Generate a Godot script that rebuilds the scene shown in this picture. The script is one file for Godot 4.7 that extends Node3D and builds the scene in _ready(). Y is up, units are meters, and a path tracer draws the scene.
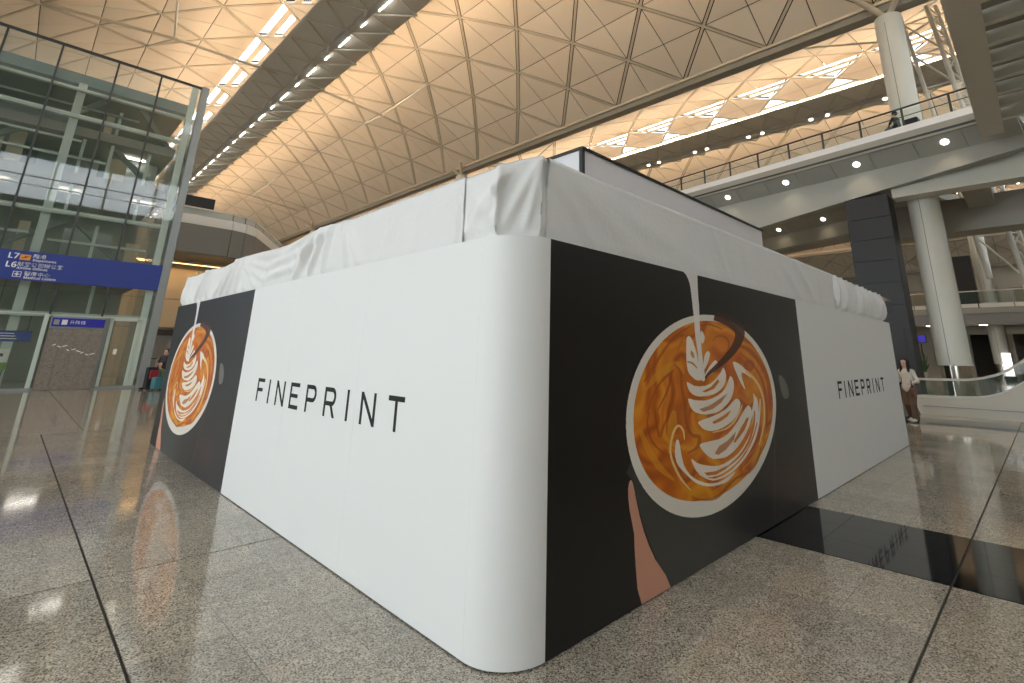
extends Node3D
# An airport arrivals hall under diagrid barrel vaults, with a printed hoarding round a shop being built.
# World: y up, metres; the vaults run along z, the floor is y = 0, the camera stands at x = 0, z = 0.

const EYE := Vector3(0.0, 1.7, 0.0)
const FOCAL := 500.2
const PRINCIPAL := Vector2(546.6, 214.7)
const VAULT_R := 29.6
const VAULT_Y := -3.9            # height of the vaults' axis
const ROW := 0.10332             # angle between two rows of roof nodes
const BAY := 5.72                # distance between two roof nodes along the vault
const BAY0 := -9.14
const PERIOD := 34.4
const CROWN := 11.7              # x of the crown of the vault over the camera

var M := {}
var used := {}
var axis_x := Vector3(0.693, 0.204, 0.692)    # world axes seen from the camera (right, down, forward)
var axis_y := Vector3(0.016, -0.963, 0.269)
var axis_z := Vector3(0.721, -0.175, -0.671)


# ---------------------------------------------------------------- geometry helpers
class Geo:
	var v := PackedVector3Array()
	var n := PackedVector3Array()
	var u := PackedVector2Array()
	var c := PackedColorArray()
	var tint := Color(1, 1, 1)
	var coloured := false

	func vert(p: Vector3, nn: Vector3, uv := Vector2.ZERO):
		v.append(p)
		n.append(nn)
		u.append(uv)
		if coloured:
			c.append(tint)

	# two triangles of a quad with their own normals, wound to agree with them
	func smooth_quad(p: Array, nn: Array):
		var geo: Vector3 = (p[2] - p[0]).cross(p[1] - p[0]) + (p[3] - p[0]).cross(p[2] - p[0])
		var order := [0, 1, 2, 0, 2, 3] if geo.dot(nn[0] + nn[1] + nn[2] + nn[3]) >= 0.0 else [0, 2, 1, 0, 3, 2]
		for k in order:
			vert(p[k], nn[k])

	func tri(a: Vector3, b: Vector3, d: Vector3, out: Vector3):
		var nn := (d - a).cross(b - a).normalized()
		if nn.dot(out) < 0.0:
			nn = -nn
			vert(a, nn); vert(d, nn); vert(b, nn)
		else:
			vert(a, nn); vert(b, nn); vert(d, nn)

	func quad(a: Vector3, b: Vector3, d: Vector3, e: Vector3, out: Vector3):
		tri(a, b, d, out)
		tri(a, d, e, out)

	func quad_uv(a: Vector3, b: Vector3, d: Vector3, e: Vector3, uvs: Array, out: Vector3):
		var nn := (d - a).cross(b - a).normalized()
		var order := [0, 1, 2, 0, 2, 3]
		if nn.dot(out) < 0.0:
			nn = -nn
			order = [0, 2, 1, 0, 3, 2]
		var p := [a, b, d, e]
		for i in order:
			vert(p[i], nn, uvs[i])

	func box(ctr: Vector3, size: Vector3, b := Basis.IDENTITY):
		var h := size / 2.0
		for ax in 3:
			for s in [-1.0, 1.0]:
				var o := Vector3.ZERO
				o[ax] = s
				var p := Vector3.ZERO
				var q := Vector3.ZERO
				p[(ax + 1) % 3] = h[(ax + 1) % 3]
				q[(ax + 2) % 3] = h[(ax + 2) % 3]
				var m := o * h[ax]
				quad(ctr + b * (m - p - q), ctr + b * (m + p - q), ctr + b * (m + p + q), ctr + b * (m - p + q), b * o)

	# a box with its long side from a to b, w wide and h high, "up" the side its height points to
	func bar(a: Vector3, b: Vector3, w: float, h: float, up := Vector3.UP):
		var d := (b - a).normalized()
		var side := d.cross(up).normalized()
		if side.length() < 0.5:
			side = d.cross(Vector3.RIGHT).normalized()
		var t := side.cross(d).normalized()
		box((a + b) / 2.0, Vector3(w, h, (b - a).length()), Basis(side, t, -d))

	func tube(a: Vector3, b: Vector3, r: float, r2 := -1.0, seg := 8, caps := true):
		if r2 < 0.0:
			r2 = r
		var d := (b - a).normalized()
		var s := d.cross(Vector3.UP if absf(d.y) < 0.9 else Vector3.RIGHT).normalized()
		var t := d.cross(s)
		for i in seg:
			var a0 := TAU * i / seg
			var a1 := TAU * (i + 1) / seg
			var n0 := s * cos(a0) + t * sin(a0)
			var n1 := s * cos(a1) + t * sin(a1)
			var ps := [a + n0 * r, b + n0 * r2, b + n1 * r2, a + n1 * r]
			var ns := [n0, n0, n1, n1]
			smooth_quad(ps, ns)
			if caps:
				tri(a, a + n0 * r, a + n1 * r, -d)
				tri(b, b + n0 * r2, b + n1 * r2, d)

	# profile of (radius, height) turned round the y axis at p
	func lathe(p: Vector3, prof: Array, seg := 24):
		for i in seg:
			var a0 := TAU * i / seg
			var a1 := TAU * (i + 1) / seg
			var d0 := Vector3(cos(a0), 0, sin(a0))
			var d1 := Vector3(cos(a1), 0, sin(a1))
			for k in prof.size() - 1:
				var q: Vector2 = prof[k]
				var w: Vector2 = prof[k + 1]
				var t := (w - q).normalized()
				var ps := [p + d0 * q.x + Vector3.UP * q.y, p + d0 * w.x + Vector3.UP * w.y, p + d1 * w.x + Vector3.UP * w.y, p + d1 * q.x + Vector3.UP * q.y]
				var n0 := (d0 * t.y - Vector3.UP * t.x).normalized()
				var n1 := (d1 * t.y - Vector3.UP * t.x).normalized()
				var ns := [n0, n0, n1, n1]
				smooth_quad(ps, ns)

	func ball(p: Vector3, r: Vector3, seg := 10, rings := 6):
		for i in rings:
			for j in seg:
				var ps := []
				for k in [[0, 0], [1, 0], [1, 1], [0, 1]]:
					var la: float = PI * (i + k[0]) / rings - PI / 2
					var lo: float = TAU * (j + k[1]) / seg
					ps.append(Vector3(cos(la) * cos(lo), sin(la), cos(la) * sin(lo)))
				smooth_quad(ps.map(func(e): return p + e * r), ps.map(func(e): return (e / r).normalized()))

	# a flat polygon (outline in 2-D) given thickness along axis w; o + x*right + y*up
	func slab(outline: PackedVector2Array, o: Vector3, right: Vector3, up: Vector3, w: Vector3):
		var idx := Geometry2D.triangulate_polygon(outline)
		var out := w.normalized()
		for k in range(0, idx.size(), 3):
			var p := []
			for j in 3:
				var q: Vector2 = outline[idx[k + j]]
				p.append(o + right * q.x + up * q.y)
			tri(p[0] + w, p[1] + w, p[2] + w, out)
			tri(p[0], p[1], p[2], -out)
		var mid := Vector2.ZERO
		for q in outline:
			mid += q / outline.size()
		for k in outline.size():
			var a: Vector2 = outline[k]
			var b: Vector2 = outline[(k + 1) % outline.size()]
			var pa := o + right * a.x + up * a.y
			var pb := o + right * b.x + up * b.y
			var e := (b - a).normalized()
			quad(pa, pb, pb + w, pa + w, right * (e.y) + up * (-e.x) if Geometry2D.is_polygon_clockwise(outline) == false else right * (-e.y) + up * e.x)

	# a smooth sheet from a grid of points
	func sheet(pts: Array, cols: int, rows: int, out: Vector3):
		var nn := []
		for j in rows:
			for i in cols:
				var l: Vector3 = pts[j * cols + maxi(i - 1, 0)]
				var r: Vector3 = pts[j * cols + mini(i + 1, cols - 1)]
				var d: Vector3 = pts[maxi(j - 1, 0) * cols + i]
				var t: Vector3 = pts[mini(j + 1, rows - 1) * cols + i]
				var e := (r - l).cross(t - d).normalized()
				nn.append(e if e.dot(out) >= 0.0 else -e)
		for j in rows - 1:
			for i in cols - 1:
				var q := [j * cols + i, (j + 1) * cols + i, (j + 1) * cols + i + 1, j * cols + i + 1]
				smooth_quad(q.map(func(k): return pts[k]), q.map(func(k): return nn[k]))

	func mesh() -> ArrayMesh:
		var arr := []
		arr.resize(Mesh.ARRAY_MAX)
		arr[Mesh.ARRAY_VERTEX] = v
		arr[Mesh.ARRAY_NORMAL] = n
		arr[Mesh.ARRAY_TEX_UV] = u
		if coloured:
			arr[Mesh.ARRAY_COLOR] = c
		var m := ArrayMesh.new()
		if v.size() > 0:
			m.add_surface_from_arrays(Mesh.PRIMITIVE_TRIANGLES, arr)
		return m


func numbered(called: String) -> String:
	var k: int = used.get(called, 0)
	used[called] = k + 1
	return called if k == 0 else "%s_%03d" % [called, k]


func tag(o: Node, label: String, category: String, group := "", kind := ""):
	o.set_meta("label", label)
	o.set_meta("category", category)
	if group:
		o.set_meta("group", group)
	if kind:
		o.set_meta("kind", kind)


func thing(called: String, label: String, category: String, where := Vector3.ZERO, turn := 0.0, group := "", kind := "") -> Node3D:
	var o := Node3D.new()
	o.name = numbered(called)
	add_child(o)
	o.position = where
	o.rotation.y = turn
	tag(o, label, category, group, kind)
	return o


func put(m: Mesh, mat: Material, called: String, parent: Node, where := Vector3.ZERO) -> MeshInstance3D:
	var o := MeshInstance3D.new()
	o.name = called
	o.mesh = m
	o.material_override = mat
	o.cast_shadow = GeometryInstance3D.SHADOW_CASTING_SETTING_ON
	parent.add_child(o, true)
	o.position = where
	return o


func part(g: Geo, mat: Material, called: String, parent: Node, where := Vector3.ZERO) -> MeshInstance3D:
	return put(g.mesh(), mat, called, parent, where)


func box_part(c: Vector3, s: Vector3, mat: Material, called: String, parent: Node, b := Basis.IDENTITY) -> MeshInstance3D:
	var g := Geo.new()
	g.box(Vector3.ZERO, s, b)
	return part(g, mat, called, parent, c)


func tube_part(a: Vector3, b: Vector3, r: float, mat: Material, called: String, parent: Node, seg := 8) -> MeshInstance3D:
	var g := Geo.new()
	g.tube(a, b, r, -1.0, seg)
	return part(g, mat, called, parent)


func seen(p: Vector3) -> Vector3:      # pixel and depth of a point, used only to pick which repeats show largest
	var d := p - EYE
	var q := axis_x * d.x + axis_y * d.y + axis_z * d.z
	return Vector3(PRINCIPAL.x + FOCAL * q.x / q.z, PRINCIPAL.y + FOCAL * q.y / q.z, q.z)


func size_seen(p: Vector3) -> float:
	var s := seen(p)
	if s.z < 0.2 or s.x < -70 or s.x > 1094 or s.y < -70 or s.y > 753:
		return 0.0
	return 1.0 / s.z


# ---------------------------------------------------------------- materials
func colour(r: int, g: int, b: int) -> Color:
	return Color(r / 255.0, g / 255.0, b / 255.0)


func mat(called: String, col: Color, rough := 0.6, metal := 0.0) -> StandardMaterial3D:
	var m := StandardMaterial3D.new()
	m.resource_name = called
	m.albedo_color = col
	m.roughness = rough
	m.metallic = metal
	M[called] = m
	return m


func glass(called: String, col: Color, alpha: float) -> StandardMaterial3D:
	var m := mat(called, Color(col.r, col.g, col.b, alpha), 0.02)
	m.transparency = BaseMaterial3D.TRANSPARENCY_ALPHA
	return m


func glow(called: String, col: Color, energy: float) -> StandardMaterial3D:
	var m := mat(called, col, 0.5)
	m.emission_enabled = true
	m.emission = col
	m.emission_energy_multiplier = energy
	return m


func noise(freq: float, sd: int, kind := FastNoiseLite.TYPE_SIMPLEX_SMOOTH, octaves := 3) -> FastNoiseLite:
	var f := FastNoiseLite.new()
	f.noise_type = kind
	f.frequency = freq
	f.seed = sd
	f.fractal_octaves = octaves
	return f


# speckled stone: grains of three tones over a cloudy ground
func stone_texture(side: int, cells: float, tones: Array, sd: int) -> ImageTexture:
	var a := noise(cells / side, sd, FastNoiseLite.TYPE_CELLULAR, 1)
	a.cellular_return_type = FastNoiseLite.RETURN_CELL_VALUE
	a.fractal_type = FastNoiseLite.FRACTAL_NONE
	var b := noise(6.0 / side, sd + 7, FastNoiseLite.TYPE_SIMPLEX_SMOOTH, 4)
	var ia := a.get_seamless_image(side, side)
	var ib := b.get_seamless_image(side, side)
	ia.convert(Image.FORMAT_L8)
	ib.convert(Image.FORMAT_L8)
	var da := ia.get_data()
	var db := ib.get_data()
	var ramp := []
	for i in 256:
		var t := i / 255.0 * (tones.size() - 1)
		var k := mini(int(t), tones.size() - 2)
		var c: Color = tones[k].lerp(tones[k + 1], t - k)
		ramp.append(c)
	var out := PackedByteArray()
	out.resize(side * side * 3)
	for i in side * side:
		var c: Color = ramp[da[i]]
		var k := 0.94 + 0.12 * db[i] / 255.0
		out[i * 3] = clampi(int(c.r * k * 255.0), 0, 255)
		out[i * 3 + 1] = clampi(int(c.g * k * 255.0), 0, 255)
		out[i * 3 + 2] = clampi(int(c.b * k * 255.0), 0, 255)
	var im := Image.create_from_data(side, side, false, Image.FORMAT_RGB8, out)
	im.generate_mipmaps()
	return ImageTexture.create_from_image(im)


func relief(freq: float, side: int, sd: int, strength: float, octaves := 4) -> ImageTexture:
	var im := noise(freq, sd, FastNoiseLite.TYPE_SIMPLEX_SMOOTH, octaves).get_seamless_image(side, side)
	im.convert(Image.FORMAT_RGBA8)
	im.bump_map_to_normal_map(strength)
	return ImageTexture.create_from_image(im)


func materials():
	var gr := stone_texture(768, 150.0, [colour(82, 76, 68), colour(140, 132, 119), colour(178, 169, 154), colour(190, 181, 165), colour(212, 203, 188)], 11)
	for k in 3:
		var m := mat("granite_%d" % k, [Color(0.97, 0.97, 0.97), Color(1, 0.995, 0.985), Color(0.93, 0.93, 0.93)][k], 0.075)
		m.albedo_texture = gr
		m.uv1_triplanar = true
		m.uv1_world_triplanar = true
		m.uv1_scale = Vector3.ONE / 1.1
		m.uv1_offset = Vector3(0.31, 0, 0.17) * k
	var bl := mat("black_granite", Color(1, 1, 1), 0.06)
	bl.albedo_texture = stone_texture(256, 70.0, [colour(8, 8, 9), colour(14, 14, 15), colour(24, 24, 25)], 5)
	bl.uv1_triplanar = true
	bl.uv1_world_triplanar = true
	bl.uv1_scale = Vector3.ONE * 1.5
	mat("joint", colour(62, 58, 53), 0.9)
	mat("roof_panel", colour(232, 221, 205), 0.62)
	mat("roof_panel_1", colour(229, 218, 202), 0.62)
	mat("roof_panel_2", colour(234, 224, 209), 0.62)
	mat("roof_rib", colour(206, 196, 178), 0.5)
	mat("roof_gap", colour(58, 50, 42), 0.9)
	mat("gutter", colour(150, 146, 134), 0.5)
	mat("reflector", colour(218, 213, 203), 0.6)
	mat("reflector_spine", colour(190, 186, 178), 0.6)
	mat("white_steel", colour(226, 224, 214), 0.4)
	mat("bright_white", colour(246, 246, 244), 0.45)
	mat("louvre", colour(226, 214, 190), 0.5)
	glass("skylight_glass", Color(0.9, 0.95, 1.0), 0.05)
	mat("white_vinyl", colour(228, 229, 227), 0.5)
	mat("black_letter", colour(18, 18, 18), 0.8)
	var tp := mat("tarpaulin", colour(226, 226, 224), 0.62)
	tp.normal_enabled = true
	tp.normal_texture = relief(0.02, 512, 3, 5.0)
	tp.normal_scale = 0.5
	tp.uv1_triplanar = true
	tp.uv1_world_triplanar = true
	tp.uv1_scale = Vector3.ONE * 1.4
	mat("kiosk_white", colour(222, 222, 224), 0.5)
	mat("kiosk_grey", colour(222, 220, 222), 0.5)
	mat("black_trim", colour(26, 26, 28), 0.5)
	glass("green_glass", Color(0.34, 0.48, 0.43), 0.13)
	glass("clear_glass", Color(0.8, 0.9, 0.87), 0.08)
	glass("frosted_glass", Color(0.85, 0.9, 0.9), 0.45)
	mat("pale_steel", colour(198, 212, 202), 0.4)
	mat("dark_steel", colour(58, 64, 62), 0.45)
	mat("grey_aluminium", colour(150, 156, 156), 0.4, 0.3)
	mat("sign_blue", colour(40, 62, 146), 0.45)
	mat("sign_blue_bright", colour(30, 34, 160), 0.45)
	mat("sign_white", colour(236, 238, 240), 0.5)
	mat("sign_orange", colour(232, 160, 60), 0.5)
	mat("teal_slab", colour(92, 116, 116), 0.6)
	mat("interior_wall", colour(150, 152, 144), 0.8)
	mat("interior_floor", colour(150, 148, 138), 0.8)
	mat("interior_steel", colour(124, 132, 127), 0.6)
	var ls := mat("lift_stone", Color(1, 1, 1), 0.3)
	ls.albedo_texture = stone_texture(256, 60.0, [colour(118, 110, 102), colour(136, 128, 119), colour(146, 138, 128)], 9)
	ls.uv1_triplanar = true
	ls.uv1_world_triplanar = true
	ls.uv1_scale = Vector3.ONE * 0.8
	mat("concrete", colour(164, 162, 152), 0.75)
	mat("bridge_fascia", colour(172, 174, 168), 0.55)
	mat("bridge_soffit", colour(172, 174, 168), 0.6)
	mat("column_clad", colour(214, 215, 205), 0.42)
	mat("column_seam", colour(86, 86, 80), 0.6)
	mat("chrome", colour(214, 212, 206), 0.12, 1.0)
	mat("charcoal_clad", colour(31, 32, 34), 0.5)
	mat("charcoal_side", colour(31, 32, 34), 0.5)
	mat("plinth_white", colour(206, 203, 192), 0.35)
	mat("bulkhead_grey", colour(134, 134, 132), 0.6)
	mat("beige_wall", colour(206, 190, 160), 0.6)
	mat("shop_print", colour(58, 50, 46), 0.5)
	mat("shop_wall", colour(146, 138, 124), 0.6)
	mat("terminal_wall", colour(170, 162, 146), 0.75)
	glow("lamp_white", Color(1.0, 0.97, 0.9), 4.0)
	glow("lamp_tube", Color(1.0, 0.98, 0.94), 10.0)
	glow("lamp_warm", Color(1.0, 0.78, 0.5), 4.0)
	glow("sign_lit", Color(1.0, 1.0, 1.0), 1.0)
	glow("sign_lit_blue", Color(0.25, 0.2, 0.7), 0.35)
	var sk := mat("skin_cloth", Color(1, 1, 1), 0.75)
	sk.vertex_color_use_as_albedo = true
	mat("hair", colour(24, 18, 16), 0.6)
	mat("teal_shell", colour(64, 122, 132), 0.4)
	mat("red_cloth", colour(150, 40, 46), 0.7)
	mat("brown_leather", colour(104, 66, 52), 0.6)
	mat("dark_cloth", colour(38, 36, 40), 0.8)
	mat("poster_white", colour(226, 230, 222), 0.5)
	mat("poster_green", colour(132, 176, 84), 0.5)
	mat("plant_green", colour(62, 96, 54), 0.7)


# ---------------------------------------------------------------- the printed photograph of a coffee cup
func fill(buf: PackedByteArray, w: int, h: int, ppm: float, poly: Array, col: Color, alpha := 1.0):
	var pts := []
	for k in range(0, poly.size(), 2):
		pts.append(Vector2(poly[k] * ppm, h - poly[k + 1] * ppm))
	var lo := h
	var hi := 0
	for p in pts:
		lo = mini(lo, int(p.y))
		hi = maxi(hi, int(p.y) + 1)
	for y in range(maxi(lo, 0), mini(hi, h - 1) + 1):
		var yy := y + 0.5
		var xs := []
		for k in pts.size():
			var a: Vector2 = pts[k]
			var b: Vector2 = pts[(k + 1) % pts.size()]
			if (a.y <= yy) != (b.y <= yy):
				xs.append(a.x + (yy - a.y) / (b.y - a.y) * (b.x - a.x))
		xs.sort()
		for k in range(0, xs.size() - 1, 2):
			for x in range(maxi(int(xs[k] + 0.5), 0), mini(int(xs[k + 1] + 0.5), w)):
				var i := (y * w + x) * 3
				if alpha >= 1.0:
					buf[i] = int(col.r * 255)
					buf[i + 1] = int(col.g * 255)
					buf[i + 2] = int(col.b * 255)
				else:
					buf[i] = int(lerpf(buf[i], col.r * 255, alpha))
					buf[i + 1] = int(lerpf(buf[i + 1], col.g * 255, alpha))
					buf[i + 2] = int(lerpf(buf[i + 2], col.b * 255, alpha))


func coffee_print() -> ImageTexture:
	# outlines in metres on the panel (x from its left edge, y from the floor)
	var art = [
		["H", [0.903, 0.813, 0.882, 0.794, 0.867, 0.754, 0.869, 0.69, 0.881, 0.614, 0.905, 0.538, 0.929, 0.455, 0.93, 0.367, 0.936, 0.263, 0.952, 0.104, 1.012, -0.029, 1.218, -0.059, 1.402, -0.021, 1.33, 0.093, 1.192, 0.231, 1.115, 0.34, 1.055, 0.444, 1.009, 0.548, 0.975, 0.643, 0.952, 0.719, 0.934, 0.774, 0.918, 0.806]],
		["G", [0.899, 0.921, 0.85, 0.864, 0.924, 0.807, 0.95, 0.729, 0.984, 0.642, 1.02, 0.553, 1.065, 0.457, 1.125, 0.352, 1.202, 0.236, 1.272, 0.087, 1.428, -0.043, 1.859, -0.102, 2.4, -0.13, 2.791, -0.171, 3.085, -0.14, 3.239, 0.101, 3.337, 0.388, 3.496, 0.543, 3.647, 0.671, 3.889, 0.84, 3.815, 1.001, 2.954, 1.112, 2.052, 1.134, 1.344, 1.031]],
		["L", [4.007, 1.484, 4.06, 1.498, 4.132, 1.482, 4.198, 1.441, 4.253, 1.386, 4.283, 1.325, 4.29, 1.269, 4.27, 1.238, 4.23, 1.222, 4.17, 1.215, 4.11, 1.228, 4.067, 1.278, 4.036, 1.345, 4.01, 1.422]],
		["B", [1.131, 1.487, 1.167, 1.51, 1.218, 1.545, 1.274, 1.583, 1.324, 1.626, 1.377, 1.672, 1.437, 1.719, 1.51, 1.767, 1.591, 1.817, 1.675, 1.861, 1.77, 1.903, 1.873, 1.94, 1.948, 1.968, 1.936, 1.978, 1.856, 1.955, 1.745, 1.921, 1.638, 1.881, 1.552, 1.833, 1.473, 1.781, 1.403, 1.731, 1.339, 1.684, 1.283, 1.638, 1.232, 1.597, 1.186, 1.556, 1.143, 1.519, 1.115, 1.493]],
		["A", [1.153, 1.422, 1.2, 1.444, 1.265, 1.476, 1.334, 1.505, 1.402, 1.53, 1.478, 1.554, 1.549, 1.572, 1.605, 1.591, 1.648, 1.605, 1.666, 1.61, 1.695, 1.597, 1.727, 1.565, 1.753, 1.541, 1.782, 1.545, 1.774, 1.573, 1.756, 1.613, 1.712, 1.647, 1.633, 1.655, 1.558, 1.646, 1.485, 1.631, 1.412, 1.606, 1.334, 1.576, 1.264, 1.543, 1.208, 1.502, 1.161, 1.46, 1.133, 1.43]],
		["B", [1.164, 1.249, 1.184, 1.28, 1.214, 1.325, 1.249, 1.368, 1.29, 1.407, 1.337, 1.444, 1.387, 1.477, 1.448, 1.507, 1.51, 1.533, 1.523, 1.54, 1.518, 1.519, 1.493, 1.469, 1.456, 1.417, 1.403, 1.363, 1.339, 1.307, 1.295, 1.269, 1.312, 1.263, 1.36, 1.301, 1.429, 1.355, 1.488, 1.41, 1.529, 1.463, 1.558, 1.516, 1.556, 1.553, 1.488, 1.551, 1.42, 1.523, 1.358, 1.489, 1.309, 1.454, 1.263, 1.415, 1.224, 1.375, 1.191, 1.33, 1.164, 1.284, 1.146, 1.253]],
		["B", [1.597, 1.626, 1.625, 1.608, 1.665, 1.584, 1.691, 1.555, 1.696, 1.52, 1.689, 1.477, 1.688, 1.432, 1.699, 1.385, 1.714, 1.338, 1.724, 1.292, 1.724, 1.247, 1.719, 1.201, 1.723, 1.156, 1.751, 1.111, 1.787, 1.07, 1.815, 1.041, 1.836, 1.044, 1.82, 1.073, 1.796, 1.115, 1.78, 1.157, 1.777, 1.199, 1.782, 1.244, 1.782, 1.292, 1.767, 1.341, 1.748, 1.388, 1.734, 1.433, 1.734, 1.477, 1.738, 1.521, 1.73, 1.561, 1.692, 1.593, 1.644, 1.617, 1.609, 1.632]],
		["A", [1.538, 1.253, 1.51, 1.229, 1.479, 1.193, 1.449, 1.159, 1.446, 1.125, 1.442, 1.092, 1.439, 1.056, 1.435, 1.01, 1.431, 0.963, 1.432, 0.929, 1.473, 0.923, 1.493, 0.953, 1.518, 0.998, 1.543, 1.04, 1.564, 1.073, 1.585, 1.105, 1.607, 1.136, 1.603, 1.177, 1.599, 1.217, 1.591, 1.246]],
		["B", [1.472, 1.232, 1.441, 1.206, 1.401, 1.171, 1.364, 1.138, 1.34, 1.105, 1.322, 1.077, 1.341, 1.07, 1.325, 1.095, 1.305, 1.147, 1.289, 1.193, 1.281, 1.224, 1.278, 1.25, 1.276, 1.268, 1.256, 1.269, 1.253, 1.251, 1.252, 1.225, 1.255, 1.193, 1.267, 1.146, 1.285, 1.093, 1.307, 1.058, 1.36, 1.066, 1.377, 1.097, 1.398, 1.129, 1.428, 1.163, 1.465, 1.199, 1.491, 1.226]],
		["B", [1.173, 1.263, 1.159, 1.239, 1.142, 1.205, 1.135, 1.166, 1.145, 1.124, 1.165, 1.079, 1.197, 1.035, 1.254, 0.995, 1.321, 0.958, 1.371, 0.933, 1.381, 0.937, 1.336, 0.964, 1.275, 1.002, 1.226, 1.041, 1.195, 1.081, 1.174, 1.125, 1.163, 1.165, 1.165, 1.202, 1.177, 1.236, 1.187, 1.26]],
		["A", [1.032, 1.135, 1.044, 1.103, 1.066, 1.056, 1.096, 1.004, 1.14, 0.951, 1.194, 0.893, 1.255, 0.838, 1.34, 0.789, 1.431, 0.745, 1.497, 0.715, 1.524, 0.726, 1.471, 0.761, 1.397, 0.809, 1.333, 0.858, 1.277, 0.908, 1.225, 0.964, 1.181, 1.016, 1.138, 1.064, 1.102, 1.108, 1.076, 1.14]],
		["O", [1.682, 1.726, 1.702, 1.749, 1.73, 1.781, 1.76, 1.812, 1.79, 1.841, 1.824, 1.869, 1.848, 1.89, 1.828, 1.896, 1.798, 1.877, 1.756, 1.849, 1.718, 1.82, 1.693, 1.787, 1.673, 1.753, 1.66, 1.729]],
		["B", [2.37, 1.845, 2.399, 1.86, 2.44, 1.88, 2.483, 1.893, 2.537, 1.895, 2.6, 1.891, 2.647, 1.88, 2.68, 1.862, 2.701, 1.836, 2.702, 1.809, 2.674, 1.775, 2.623, 1.737, 2.586, 1.709, 2.604, 1.705, 2.65, 1.73, 2.713, 1.768, 2.757, 1.807, 2.756, 1.843, 2.729, 1.876, 2.685, 1.9, 2.619, 1.911, 2.543, 1.914, 2.475, 1.908, 2.421, 1.89, 2.38, 1.867, 2.354, 1.851]],
		["B", [2.108, 1.976, 2.159, 1.983, 2.233, 1.993, 2.31, 1.996, 2.406, 1.989, 2.516, 1.975, 2.597, 1.965, 2.611, 1.978, 2.533, 1.991, 2.424, 2.008, 2.321, 2.019, 2.23, 2.011, 2.154, 1.996, 2.103, 1.985]],
		["B", [2.882, 1.817, 2.953, 1.804, 3.054, 1.786, 3.148, 1.763, 3.228, 1.736, 3.306, 1.703, 3.38, 1.664, 3.455, 1.617, 3.524, 1.563, 3.579, 1.507, 3.61, 1.451, 3.625, 1.393, 3.632, 1.331, 3.636, 1.255, 3.631, 1.175, 3.629, 1.12, 3.668, 1.117, 3.689, 1.173, 3.714, 1.253, 3.73, 1.33, 3.727, 1.396, 3.714, 1.458, 3.683, 1.519, 3.63, 1.581, 3.561, 1.64, 3.485, 1.692, 3.403, 1.735, 3.314, 1.772, 3.219, 1.802, 3.101, 1.822, 2.985, 1.834, 2.906, 1.84]],
		["B", [2.952, 1.74, 3.021, 1.715, 3.123, 1.678, 3.219, 1.635, 3.303, 1.588, 3.383, 1.535, 3.446, 1.476, 3.492, 1.41, 3.521, 1.339, 3.537, 1.264, 3.537, 1.185, 3.524, 1.103, 3.498, 1.025, 3.457, 0.946, 3.403, 0.871, 3.367, 0.819, 3.393, 0.815, 3.438, 0.865, 3.501, 0.94, 3.554, 1.02, 3.58, 1.1, 3.595, 1.183, 3.594, 1.264, 3.582, 1.341, 3.554, 1.415, 3.509, 1.484, 3.439, 1.546, 3.353, 1.601, 3.262, 1.649, 3.155, 1.691, 3.045, 1.726, 2.969, 1.748]],
		["A", [3.366, 1.272, 3.374, 1.217, 3.388, 1.139, 3.388, 1.065, 3.375, 0.999, 3.348, 0.935, 3.306, 0.878, 3.259, 0.829, 3.197, 0.784, 3.118, 0.742, 3.008, 0.697, 2.881, 0.654, 2.795, 0.624, 2.817, 0.613, 2.918, 0.636, 3.063, 0.672, 3.198, 0.713, 3.294, 0.756, 3.371, 0.802, 3.434, 0.856, 3.472, 0.92, 3.493, 0.99, 3.498, 1.061, 3.471, 1.14, 3.428, 1.219, 3.393, 1.273]],
		["B", [1.761, 0.559, 1.808, 0.541, 1.879, 0.514, 1.958, 0.491, 2.041, 0.475, 2.131, 0.462, 2.221, 0.458, 2.3, 0.468, 2.37, 0.486, 2.439, 0.505, 2.51, 0.523, 2.581, 0.542, 2.658, 0.556, 2.754, 0.561, 2.866, 0.562, 2.975, 0.57, 3.066, 0.592, 3.145, 0.62, 3.211, 0.653, 3.26, 0.696, 3.294, 0.741, 3.314, 0.774, 3.289, 0.778, 3.258, 0.748, 3.214, 0.706, 3.159, 0.669, 3.096, 0.639, 3.022, 0.613, 2.94, 0.594, 2.844, 0.587, 2.733, 0.585, 2.629, 0.579, 2.543, 0.564, 2.469, 0.546, 2.397, 0.528, 2.327, 0.51, 2.261, 0.494, 2.196, 0.486, 2.123, 0.488, 2.042, 0.497, 1.967, 0.51, 1.892, 0.528, 1.82, 0.551, 1.77, 0.567]],
		["B", [1.736, 1.101, 1.758, 1.078, 1.794, 1.046, 1.835, 1.017, 1.891, 1.002, 1.933, 0.997, 1.935, 0.997, 1.938, 0.982, 1.929, 0.956, 1.907, 0.935, 1.86, 0.919, 1.792, 0.906, 1.744, 0.897, 1.754, 0.886, 1.808, 0.891, 1.885, 0.899, 1.953, 0.914, 1.992, 0.941, 2.011, 0.974, 2.008, 1.007, 1.953, 1.027, 1.904, 1.031, 1.871, 1.036, 1.831, 1.056, 1.787, 1.085, 1.755, 1.106]],
		["A", [1.558, 0.762, 1.574, 0.722, 1.605, 0.665, 1.659, 0.61, 1.747, 0.567, 1.853, 0.532, 1.958, 0.505, 2.061, 0.491, 2.168, 0.485, 2.278, 0.493, 2.394, 0.524, 2.509, 0.567, 2.588, 0.601, 2.567, 0.611, 2.467, 0.588, 2.336, 0.557, 2.22, 0.54, 2.136, 0.54, 2.057, 0.55, 1.976, 0.567, 1.882, 0.582, 1.79, 0.603, 1.718, 0.628, 1.66, 0.67, 1.613, 0.724, 1.578, 0.762]],
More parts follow.
